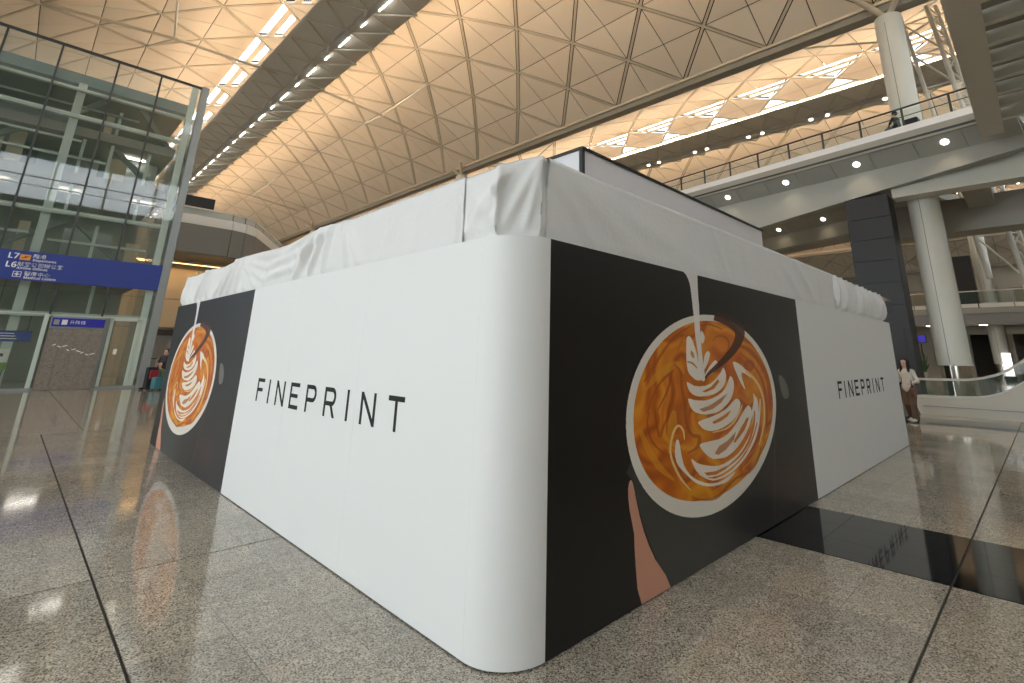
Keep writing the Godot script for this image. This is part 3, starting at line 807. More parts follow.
func build_floor():
	var t := thing("floor", "polished speckled grey granite floor with dark joints and two black stone bands", "floor", Vector3.ZERO, 0.0, "", "structure")
	box_part(Vector3(47, -0.31, -46), Vector3(176, 0.6, 125), M.joint, "joint_bed", t)
	# columns of tiles across x: paving, black band, paving, black band, paving
	var cols := []
	for c in grid_lines(0.8, 4.7 / 9.0, 9, -3.9, 5.49):
		cols.append([c[0], c[1], c[2], c[3], false])
	for k in 3:
		cols.append([5.5 + k * 0.507, 5.5 + (k + 1) * 0.507, k == 0, k == 2, true])
	for c in grid_lines(7.021, 4.7 / 9.0, 9, 7.03, 17.3):
		cols.append([c[0], c[1], c[2], c[3], false])
	var rows := grid_lines(-0.85, 4.65 / 9.0, 9, -14.8, 3.8)
	var all := []
	for c in cols:
		for r in rows:
			var mid := Vector3((c[0] + c[1]) / 2.0, 0, (r[0] + r[1]) / 2.0)
			var sz := size_seen(mid)
			if mid.x > 2.7 and mid.z < -2.8:
				sz = 0.0
			all.append([sz, c, r, mid])
	all.sort_custom(func(a, b): return a[0] > b[0])
	var rest := [Geo.new(), Geo.new()]
	var shared := {}
	var k := 0
	for a in all:
		var c: Array = a[1]
		var r: Array = a[2]
		var x0: float = c[0] + (0.009 if c[2] else 0.0013)
		var x1: float = c[1] - (0.009 if c[3] else 0.0013)
		var z0: float = r[0] + (0.009 if r[2] else 0.0013)
		var z1: float = r[1] - (0.009 if r[3] else 0.0013)
		var mid := Vector3((x0 + x1) / 2.0, -0.01, (z0 + z1) / 2.0)
		var size := Vector3(x1 - x0, 0.02, z1 - z0)
		if k < 300 and a[0] > 0.0:
			var key := "%.4f %.4f" % [size.x, size.z]
			if not shared.has(key):
				var g := Geo.new()
				g.box(Vector3.ZERO, size)
				shared[key] = g.mesh()
			put(shared[key], M.black_granite if c[4] else M["granite_%d" % ((k * 5 + k / 7) % 3)], "stone_tile", t, mid)
		else:
			rest[1 if c[4] else 0].box(mid, size)
		k += 1
	part(rest[0], M.granite_1, "far_stone_tiles", t).set_meta("kind", "stuff")
	part(rest[1], M.black_granite, "far_black_tiles", t).set_meta("kind", "stuff")
	# beyond, slabs between the wide joints
	var x_end: float = cols[cols.size() - 1][1]
	var z_lo: float = rows[0][0]
	var z_hi: float = rows[rows.size() - 1][1]
	var x_lo: float = cols[0][0]
	var far := Geo.new()
	var bands := [[x_lo - 4.7 * 7, x_lo, 7], [x_lo, x_end, 4], [x_end, 17.85, 1], [20.0, 132.0, 24]]
	for b in bands:
		for i in b[2]:
			var xa: float = lerpf(b[0], b[1], float(i) / b[2])
			var xb: float = lerpf(b[0], b[1], float(i + 1) / b[2])
			for j in range(-21, 4):
				var za := -0.85 + 4.65 * j
				var zb := za + 4.65
				if b[0] == x_lo and za > z_lo - 0.1 and zb < z_hi + 0.1:
					continue
				if b[0] == x_lo:
					if za < z_hi and zb > z_hi:
						za = z_hi
					if za < z_lo and zb > z_lo:
						zb = z_lo
				far.box(Vector3((xa + xb) / 2, -0.01, (za + zb) / 2), Vector3(xb - xa - 0.012, 0.02, zb - za - 0.012))
	part(far, M.granite_1, "far_paving", t).set_meta("kind", "stuff")
	for j in range(-21, 4):
		box_part(Vector3(18.925, -0.01, -0.85 + 4.65 * (j + 0.5)), Vector3(2.14, 0.02, 4.638), M.black_granite, "black_slab", t)


# ---------------------------------------------------------------- hoarding
func letter(ch: String) -> Array:      # outlines on a cell 1 high; strokes as quads [x0,y0,x1,y1,x2,y2,x3,y3]
	var s := 0.135
	var w := 0.92
	match ch:
		"I":
			return [[0, 0, s, 0, s, 1, 0, 1]]
		"F":
			return [[0, 0, s, 0, s, 1, 0, 1], [s, 1 - 0.15, w - 0.05, 1 - 0.15, w - 0.05, 1, s, 1], [s, 0.44, w - 0.2, 0.44, w - 0.2, 0.59, s, 0.59]]
		"E":
			return [[0, 0, s, 0, s, 1, 0, 1], [s, 0.85, w, 0.85, w, 1, s, 1], [s, 0.43, w - 0.12, 0.43, w - 0.12, 0.575, s, 0.575], [s, 0, w, 0, w, 0.15, s, 0.15]]
		"N":
			return [[0, 0, s, 0, s, 1, 0, 1], [w + 0.06 - s, 0, w + 0.06, 0, w + 0.06, 1, w + 0.06 - s, 1], [s, 1, s * 0.6, 0.86, w + 0.06 - s, 0, w + 0.06 - s * 0.6, 0.14]]
		"T":
			return [[0, 0.85, w, 0.85, w, 1, 0, 1], [(w - s) / 2, 0, (w + s) / 2, 0, (w + s) / 2, 0.85, (w - s) / 2, 0.85]]
		"P", "R":
			var out := [[0, 0, s, 0, s, 1, 0, 1], [s, 0.85, 0.64, 0.85, 0.64, 1, s, 1], [s, 0.38, 0.64, 0.38, 0.64, 0.53, s, 0.53]]
			for k in 8:
				var a0 := -PI / 2 + PI * k / 8.0
				var a1 := -PI / 2 + PI * (k + 1) / 8.0
				var c := Vector2(0.64, 0.69)
				var ro := Vector2(0.3, 0.31)
				var ri := Vector2(0.16, 0.16)
				var p := [c + Vector2(cos(a0), sin(a0)) * ri, c + Vector2(cos(a0), sin(a0)) * ro, c + Vector2(cos(a1), sin(a1)) * ro, c + Vector2(cos(a1), sin(a1)) * ri]
				out.append([p[0].x, p[0].y, p[1].x, p[1].y, p[2].x, p[2].y, p[3].x, p[3].y])
			if ch == "R":
				out.append([0.5, 0.4, w - 0.14, 0, w + 0.03, 0, 0.66, 0.4])
			return out
	return []


func lettering(parent: Node3D, origin: Vector3, right: Vector3, out: Vector3, scale: float, stretch: float):
	var word := "FINEPRINT"
	var starts := [0.0, 0.38, 0.62, 1.03, 1.45, 1.88, 2.34, 2.6, 3.05]
	for k in word.length():
		var g := Geo.new()
		for q in letter(word[k]):
			var p := []
			for j in 4:
				p.append(origin + right * (starts[k] * stretch + q[j * 2] * scale) + Vector3.UP * q[j * 2 + 1] * scale)
			g.quad(p[0] + out * 0.003, p[1] + out * 0.003, p[2] + out * 0.003, p[3] + out * 0.003, out)
			for j in 4:
				g.quad(p[j], p[(j + 1) % 4], p[(j + 1) % 4] + out * 0.003, p[j] + out * 0.003, (p[j] + p[(j + 1) % 4]) / 2.0 - (p[0] + p[2]) / 2.0)
		part(g, M.black_letter, "letter", parent)


const HX := 2.15       # the hoarding's face towards the window side
const HZ := -2.362     # its face towards the footbridge side
const HH := 2.48


func hoarding():
	var t := thing("hoarding", "white printed hoarding with rounded corner and two coffee cup pictures", "hoarding")
	var cp := mat("coffee_print", Color(1, 1, 1), 0.38)
	cp.albedo_texture = coffee_print()
	cp.texture_repeat = false
	# face towards -x: coffee picture, three white panels
	var pw := 5.1
	var g := Geo.new()
	var za := -12.1
	var zb := -7.53
	var u0 := 0.45 / pw
	var u1 := (0.45 + zb - za) / pw
	g.quad_uv(Vector3(HX, 0.01, za), Vector3(HX, 0.01, zb), Vector3(HX, HH, zb), Vector3(HX, HH, za), [Vector2(u0, 1), Vector2(u1, 1), Vector2(u1, 0), Vector2(u0, 0)], Vector3.LEFT)
	part(g, cp, "coffee_picture", t).set_meta("label", "dark print of milk poured into a latte, on the longer face")
	box_part(Vector3(HX + 0.028, HH / 2 + 0.005, (za + zb) / 2), Vector3(0.05, HH - 0.01, zb - za), M.white_vinyl, "backing_board", t)
	var edges := [-7.53, -5.93, -4.32, -2.695]
	for k in 3:
		var p := box_part(Vector3(HX + 0.027, HH / 2 + 0.005, (edges[k] + edges[k + 1]) / 2), Vector3(0.054, HH - 0.01, edges[k + 1] - edges[k] - 0.0015), M.white_vinyl, "white_panel", t)
		if k == 0:
			p.set_meta("label", "white panel joined flush to its neighbours")
	lettering(t, Vector3(HX, 1.115, -6.82), Vector3(0, 0, 1), Vector3.LEFT, 0.255, 1.0)
	# rounded corner
	var c := Geo.new()
	var seg := 24
	var ctr := Vector3(HX + 0.333, 0, HZ - 0.333)
	for k in seg:
		var ps := []
		var ns := []
		for q in [[0, 0], [0, 1], [1, 1], [1, 0]]:
			var a: float = PI / 2 * (k + q[0]) / seg
			var nn := Vector3(-cos(a), 0, sin(a))
			ps.append(ctr + nn * 0.333 + Vector3.UP * lerpf(0.01, HH, q[1]))
			ns.append(nn)
		c.smooth_quad(ps, ns)
		c.tri(ctr + Vector3.UP * HH, ps[1], ps[2], Vector3.UP)
	part(c, M.white_vinyl, "corner_panel", t)
	# face towards +z: coffee picture, four white panels
	var x0 := HX + 0.333
	var x1 := 7.39
	g = Geo.new()
	g.quad_uv(Vector3(x0, 0.01, HZ), Vector3(x1, 0.01, HZ), Vector3(x1, HH, HZ), Vector3(x0, HH, HZ), [Vector2(0.02 / pw, 1), Vector2((x1 - 2.48) / pw, 1), Vector2((x1 - 2.48) / pw, 0), Vector2(0.02 / pw, 0)], Vector3.BACK)
	part(g, cp, "coffee_picture", t).set_meta("label", "dark print of milk poured into a latte, beside the rounded corner")
	box_part(Vector3((x0 + x1) / 2, HH / 2 + 0.005, HZ - 0.028), Vector3(x1 - x0, HH - 0.01, 0.05), M.white_vinyl, "backing_board", t)
	for k in 4:
		var a := lerpf(7.39, 13.31, k / 4.0)
		var b := lerpf(7.39, 13.31, (k + 1) / 4.0)
		box_part(Vector3((a + b) / 2, HH / 2 + 0.005, HZ - 0.027), Vector3(b - a - 0.0015, HH - 0.01, 0.054), M.white_vinyl, "white_panel", t)
	lettering(t, Vector3(8.85, 1.12, HZ), Vector3.RIGHT, Vector3.BACK, 0.25, 0.925)
	# the two far sides and the top
	box_part(Vector3((HX + 13.31) / 2, HH / 2, -12.13), Vector3(13.31 - HX - 0.1, HH, 0.05), M.white_vinyl, "end_panel", t)
	box_part(Vector3(13.28, HH / 2, (HZ - 12.1) / 2), Vector3(0.05, HH, 12.1 + HZ - 0.12), M.white_vinyl, "end_panel", t)
	box_part(Vector3((HX + 13.31) / 2, HH - 0.06, (HZ - 12.1) / 2), Vector3(13.31 - HX - 0.2, 0.04, 12.1 + HZ - 0.2), M.kiosk_grey, "top_board", t)


# creases: [s0, y0, s1, y1, width, depth] in metres along the sheet
func crease(s: float, y: float, list: Array) -> float:
	var d := 0.0
	for c in list:
		var a := Vector2(c[0], c[1])
		var b := Vector2(c[2], c[3])
		var p := Vector2(s, y)
		var t := clampf((p - a).dot(b - a) / (b - a).length_squared(), 0.0, 1.0)
		var e: float = p.distance_to(a.lerp(b, t)) / c[4]
		d += c[5] * exp(-e * e) * (0.35 + 0.65 * sin(PI * clampf(t, 0.06, 0.94)))
	return d


# a sheet that follows a path in plan (points), from y0 up to a top line, then falls back over the frame
func tarp(label: String, path: Array, y0: float, top: Callable, list: Array, cols: int, rough: float, sd: int, fold := 1.0):
	var f := noise(1.1, sd)
	var len := 0.0
	for k in path.size() - 1:
		len += (path[k + 1] - path[k]).length()
	var rows := 22
	var back := 5
	var pts := []
	for j in rows + back:
		for i in cols:
			var s := len * i / (cols - 1)
			var left := s
			var p: Vector2 = path[0]
			var d := Vector2.ZERO
			for k in path.size() - 1:
				var l: float = (path[k + 1] - path[k]).length()
				d = (path[k + 1] - path[k]) / l
				if left <= l + 0.0001 or k == path.size() - 2:
					p = path[k] + d * left
					break
				left -= l
			var nn := Vector2(d.y, -d.x)
			if nn.dot(Vector2(-1, 1)) < 0:
				nn = -nn
			var yt: float = top.call(s)
			var q: float = minf(float(j) / (rows - 1), 1.0)
			var y := lerpf(y0, yt, q)
			var h := (y - y0)
			var off = -0.03 - 0.02 * (1.0 - smoothstep(0.0, 0.1, h)) + fold * crease(s, h, list) * smoothstep(0.0, 0.1, h) + rough * f.get_noise_2d(s * 2.2, h * 1.3) * (0.2 + 0.8 * smoothstep(0.05, 0.2, h)) * (1.0 - 0.6 * q)
			var ext: float = maxf(0.0, j - rows + 1) * 0.14
			pts.append(Vector3(p.x + nn.x * (off + 0.004) - nn.x * ext, y - ext * 0.1, p.y + nn.y * (off + 0.004) - nn.y * ext))
	var g := Geo.new()
	g.sheet(pts, cols, rows + back, Vector3(-1, 0.4, 1))
	var o := part(g, M.tarpaulin, numbered("tarpaulin"), self)
	tag(o, label, "tarpaulin", "white sheets draped over the hoarding frame")


func tarps():
	# along the face towards -x, from the far end to the corner
	var fan := []
	# folds gathered at the ties along the top: [tie, foot] along the sheet
	for q in [[0.3, -0.1], [0.3, 0.25], [0.45, 0.75], [1.6, 0.9], [1.6, 1.35], [1.9, 1.75], [3.3, 2.1], [3.35, 2.5], [3.4, 2.95], [3.5, 3.4], [3.6, 3.9], [3.7, 4.4], [6.4, 5.6], [6.5, 6.1], [6.6, 6.5]]:
		fan.append([q[0], 0.55, q[1], 0.0, 0.055, 0.06])
	# swags hanging between two ties
	for q in [[3.7, 0.5, 4.7, 0.3], [4.7, 0.3, 5.7, 0.36], [5.7, 0.36, 6.5, 0.52], [3.7, 0.45, 4.6, 0.16], [4.6, 0.16, 5.6, 0.2], [5.6, 0.2, 6.6, 0.5], [3.8, 0.53, 5.2, 0.43], [5.2, 0.43, 6.4, 0.55]]:
		fan.append([q[0], q[1], q[2], q[3], 0.05, 0.045])
	tarp("white sheet hanging in fanned folds above the far coffee picture", [Vector2(HX, -11.95), Vector2(HX, -5.05)], 2.45, func(s): return 3.02 - 0.05 * exp(-pow((s - 5.2) / 0.9, 2.0)) - 0.03 * exp(-pow((s - 2.6) / 0.5, 2.0)), fan, 230, 0.02, 4)
	tarp("smooth white sheet over the white lettered face of the hoarding", [Vector2(HX - 0.012, -5.12), Vector2(HX - 0.012, -2.97)], 2.42, func(s): return 3.0, [[0.1, 0.56, 0.3, 0.0, 0.05, 0.045], [0.15, 0.56, 0.62, 0.0, 0.06, 0.035], [1.2, 0.56, 0.95, 0.1, 0.09, 0.025], [1.6, 0.56, 1.45, 0.05, 0.09, 0.02], [2.1, 0.55, 2.08, 0.0, 0.02, 0.02]], 110, 0.016, 8)
	tarp("creased white sheet wrapping the rounded corner of the hoarding", [Vector2(HX + 0.0, -3.0), Vector2(HX + 0.01, -2.6), Vector2(HX + 0.26, HZ - 0.012), Vector2(HX + 0.45, HZ - 0.018)], 2.478, func(s): return 2.995 + 0.09 * smoothstep(0.3, 0.72, s), [[0.02, 0.5, 0.42, 0.05, 0.05, 0.02], [0.1, 0.1, 0.45, 0.45, 0.05, 0.03], [0.42, 0.55, 0.4, 0.0, 0.03, 0.05], [0.72, 0.62, 0.45, 0.05, 0.04, 0.035], [0.74, 0.62, 0.6, 0.0, 0.035, 0.03], [0.46, 0.5, 0.36, 0.28, 0.03, 0.03], [0.42, 0.36, 0.3, 0.2, 0.03, 0.025], [0.5, 0.48, 0.4, 0.35, 0.025, 0.025]], 90, 0.012, 12, 0.75)
	# along the face towards +z
	tarp("long smooth white sheet above the dark coffee picture by the corner", [Vector2(HX + 0.32, HZ - 0.006), Vector2(9.5, HZ - 0.006)], 2.45, func(s): return 3.085, [[0.0, 0.6, 0.5, 0.1, 0.07, 0.03], [0.05, 0.6, 1.2, 0.1, 0.09, 0.02], [0.1, 0.6, 2.4, 0.12, 0.1, 0.016], [5.2, 0.58, 5.9, 0.1, 0.08, 0.03], [4.7, 0.45, 5.4, 0.0, 0.08, 0.025], [6.2, 0.6, 6.3, 0.0, 0.05, 0.022], [2.6, 0.6, 3.0, 0.0, 0.05, 0.012]], 150, 0.01, 16)
	var pleats := []
	for k in 10:
		pleats.append([0.15 + k * 0.36, 0.62, 0.05 + k * 0.38 + 0.07 * sin(k * 2.3), 0.02, 0.075, 0.11 + 0.03 * sin(k * 1.7)])
	tarp("pleated white sheet at the end of the hoarding near the charcoal pillar", [Vector2(9.45, HZ - 0.03), Vector2(12.95, HZ - 0.03), Vector2(13.02, HZ - 0.5)], 2.455, func(s): return 3.085 - 0.02 * s / 2.8, pleats, 150, 0.012, 20)
	# the shop's own roof box standing behind the sheets
	var t := thing("kiosk_box", "grey box with black edges rising above the white sheets", "kiosk roof")
	var bx := 4.19
	var ex := 9.5
	var z := -3.5
	var y := 4.03
	box_part(Vector3((bx + ex) / 2, y - 0.75, z - 0.02), Vector3(ex - bx, 1.5, 0.04), M.kiosk_grey, "long_side", t)
	box_part(Vector3(bx + 0.02, y - 0.75, z - 2.0), Vector3(0.04, 1.5, 3.9), M.kiosk_white, "short_side", t)
	box_part(Vector3(ex - 0.02, y - 0.75, z - 2.0), Vector3(0.04, 1.5, 3.9), M.kiosk_white, "short_side", t)
	box_part(Vector3((bx + ex) / 2, y - 0.75, z - 3.98), Vector3(ex - bx, 1.5, 0.04), M.kiosk_grey, "long_side", t)
	box_part(Vector3((bx + ex) / 2, y - 0.03, z - 2.0), Vector3(ex - bx - 0.08, 0.04, 3.9), M.kiosk_grey, "lid", t)
	box_part(Vector3((bx + ex) / 2, y + 0.005, z), Vector3(ex - bx + 0.04, 0.03, 0.05), M.black_trim, "edge_trim", t)
	box_part(Vector3(bx, y + 0.005, z - 2.0), Vector3(0.05, 0.03, 4.0), M.black_trim, "edge_trim", t)
	box_part(Vector3(bx, y - 0.75, z), Vector3(0.045, 1.5, 0.045), M.black_trim, "edge_trim", t)


# ---------------------------------------------------------------- glass building on the left
func words(s: String, size: float, where: Vector3, m: Material, parent: Node, called := "lettering", bold := true):
	var tm := TextMesh.new()
	var f := SystemFont.new()
	f.font_names = PackedStringArray(["Droid Sans"])
	f.font_weight = 700 if bold else 400
	tm.font = f
	tm.text = s
	tm.font_size = 48
	tm.pixel_size = size / 48.0
	tm.depth = 0.004
	tm.horizontal_alignment = HORIZONTAL_ALIGNMENT_LEFT
	tm.vertical_alignment = VERTICAL_ALIGNMENT_BOTTOM
	put(tm, m, called, parent, where)


# Chinese characters as strokes on a 10 x 10 grid
const GLYPHS := {
	"離": [[0, 9, 5, 9], [2.5, 10, 2.5, 9], [1, 8, 4, 6], [4, 8, 1, 6], [0.5, 8, 0.5, 6], [4.5, 8, 4.5, 6], [0.5, 6, 4.5, 6], [0, 5, 0, 0], [0, 5, 5, 5], [5, 5, 5, 0], [2.5, 6, 1.5, 3], [1.5, 2.5, 3.5, 2.5], [7, 10, 6, 7], [6.5, 8, 6.5, 0], [6.5, 8, 10, 8], [6.5, 5.5, 10, 5.5], [6.5, 3, 10, 3], [6.5, 0.3, 10, 0.3], [8.3, 8, 8.3, 0.3]],
	"港": [[0.5, 9.5, 2, 8.5], [0, 6.5, 1.5, 5.5], [0, 0.5, 2, 4], [4, 8.5, 9.5, 8.5], [5.5, 10, 5.5, 6.5], [8, 10, 8, 6.5], [3, 6.5, 10, 6.5], [5.5, 6.5, 3, 4], [8, 6.5, 10, 4], [4.5, 4.5, 8.5, 4.5], [8.5, 4.5, 8.5, 2.5], [4.5, 2.5, 8.5, 2.5], [4.5, 4.5, 4.5, 0.5], [4.5, 0.5, 9.5, 0.5], [9.5, 0.5, 9.5, 1.8]],
	"航": [[2, 10, 1.5, 8.5], [1, 8.5, 1, 3], [1, 3, 0.2, 0], [1, 8.5, 4, 8.5], [4, 8.5, 4, 0], [0, 5, 5, 5], [2.5, 7.5, 2.5, 6], [2.5, 4, 2.5, 2], [7.5, 10, 7.5, 8.5], [5.5, 8.3, 10, 8.3], [6.5, 6, 6.5, 2], [6.5, 2, 5.5, 0], [6.5, 6, 8.8, 6], [8.8, 6, 8.8, 0.5], [8.8, 0.5, 10, 0.5]],
	"空": [[5, 10, 5, 9], [0.5, 8.8, 9.5, 8.8], [0.5, 8.8, 0.5, 7], [9.5, 8.8, 9.5, 7], [3.8, 7.8, 2, 5.5], [6.2, 7.8, 8, 5.5], [2, 4.2, 8, 4.2], [5, 4.2, 5, 0.4], [0.5, 0.4, 9.5, 0.4]],
	"公": [[3.8, 9.5, 0.5, 5], [6.2, 9.5, 9.5, 5], [4.8, 5.5, 2, 1], [2, 1, 8, 1.4], [6.5, 3.5, 8.8, 0.2]],
	"司": [[1, 9, 9.2, 9], [9.2, 9, 9.2, 0.5], [9.2, 0.5, 7.5, 0.5], [1, 6.8, 7, 6.8], [1.5, 5, 6.5, 5], [1.5, 5, 1.5, 1.5], [6.5, 5, 6.5, 1.5], [1.5, 1.5, 6.5, 1.5]],
	"辦": [[1.5, 10, 1.5, 9], [0, 8.5, 3, 8.5], [0.6, 7.6, 2.4, 6.4], [0, 6, 3, 6], [0, 4, 3, 4], [1.5, 6, 1.5, 0], [3.5, 6.5, 6.5, 6.5], [5, 9.5, 5, 5], [5, 5, 3.8, 0.5], [6.5, 6.5, 6.3, 1], [6.3, 1, 5.4, 1], [8.5, 10, 8.5, 9], [7, 8.5, 10, 8.5], [7.6, 7.6, 9.4, 6.4], [7, 6, 10, 6], [7, 4, 10, 4], [8.5, 6, 8.5, 0]],
	"室": [[5, 10, 5, 9], [0.5, 8.8, 9.5, 8.8], [0.5, 8.8, 0.5, 7.2], [9.5, 8.8, 9.5, 7.2], [2, 7.3, 8, 7.3], [5, 7.3, 3, 5.2], [3, 5.2, 7.5, 5.4], [2, 3.2, 8, 3.2], [5, 4.8, 5, 0.4], [0.5, 0.4, 9.5, 0.4]],
	"醫": [[0.5, 9.5, 5, 9.5], [0.5, 9.5, 0.5, 5.5], [0.5, 5.5, 5, 5.5], [1.5, 7.8, 4.5, 7.8], [3, 8.8, 3, 7.8], [3, 7.8, 1.8, 6.2], [6, 9.5, 8.5, 9.5], [8.5, 9.5, 9.5, 7.5], [6, 7, 9, 7], [6.5, 6.5, 9.5, 5.5], [0.5, 4.5, 9.5, 4.5], [1.5, 3.5, 8.5, 3.5], [1.5, 3.5, 1.5, 0.3], [8.5, 3.5, 8.5, 0.3], [1.5, 0.3, 8.5, 0.3], [4, 4.5, 4, 2], [6, 4.5, 6, 2], [1.5, 1.6, 8.5, 1.6]],
	"療": [[5.5, 10, 5.5, 9], [1.5, 8.8, 9.8, 8.8], [1.5, 8.8, 1.5, 3], [1.5, 3, 0.3, 0.3], [0, 7, 1, 6], [0, 3.8, 1.5, 4.6], [2.5, 7.2, 9.5, 7.2], [6, 8.4, 3, 5.2], [6, 7.2, 9.5, 5], [4.2, 5.2, 7.8, 5.2], [4.2, 5.2, 4.2, 2.8], [7.8, 5.2, 7.8, 2.8], [4.2, 4, 7.8, 4], [4.2, 2.8, 7.8, 2.8], [6, 2.8, 6, 0], [4.2, 1.8, 3.2, 0.5], [7.8, 1.8, 8.8, 0.5]],
	"中": [[1.2, 7.5, 8.8, 7.5], [1.2, 7.5, 1.2, 3.2], [8.8, 7.5, 8.8, 3.2], [1.2, 3.2, 8.8, 3.2], [5, 10, 5, 0]],
	"心": [[0.8, 5.5, 0.4, 2], [3, 7, 3, 1.5], [3, 1.5, 4, 0.8], [4, 0.8, 7, 0.8], [7, 0.8, 7.3, 2.5], [4.5, 9, 6, 6.5], [8, 6.5, 9.6, 3.8]],
	"升": [[5, 9.8, 1, 8.2], [3, 9, 3, 4.5], [3, 4.5, 1.2, 0.3], [7, 9.8, 7, 0], [0.3, 5.2, 9.8, 5.2]],
	"降": [[0.8, 9.5, 0.8, 0], [0.8, 9.5, 3.3, 9.5], [3.3, 9.5, 2, 6.5], [2, 6.5, 3.3, 4], [3.3, 4, 0.8, 3.5], [6, 10, 4, 7], [5.5, 8.8, 9, 8.8], [9, 8.8, 4.2, 4.8], [5.5, 7, 9.8, 4.8], [4.5, 4, 9.5, 4], [4.2, 2.2, 9.8, 2.2], [7, 5, 7, 0]],
	"機": [[1.8, 10, 1.8, 0], [0, 7.5, 3.6, 7.5], [1.8, 6.5, 0.2, 3.5], [1.8, 6.5, 3.4, 4.8], [5, 9.5, 4.2, 7.5], [4.2, 7.5, 5.4, 7.5], [5.4, 8.5, 4.2, 5.5], [4.2, 5.5, 5.6, 5.5], [8.2, 9.5, 7.6, 7.5], [7.6, 7.5, 9.2, 7.5], [9, 8.5, 7.8, 5.5], [7.8, 5.5, 9.4, 5.5], [3.8, 4, 10, 4], [6.6, 10, 7.4, 3], [7.4, 3, 9.6, 0.3], [5, 4, 4.2, 0.4], [5.2, 2.8, 6.4, 1.4], [9, 2.8, 6.5, 0.5]]}


func glyphs(s: String, size: float, where: Vector3, m: Material, parent: Node):
	var g := Geo.new()
	for k in s.length():
		for q in GLYPHS[s[k]]:
			var a := Vector3(k * size * 1.12 + q[0] * size / 10.0, q[1] * size / 10.0, 0.003)
			var b := Vector3(k * size * 1.12 + q[2] * size / 10.0, q[3] * size / 10.0, 0.003)
			g.bar(a, b, size * 0.075, 0.006, Vector3.BACK)
	part(g, m, "lettering", parent, where)


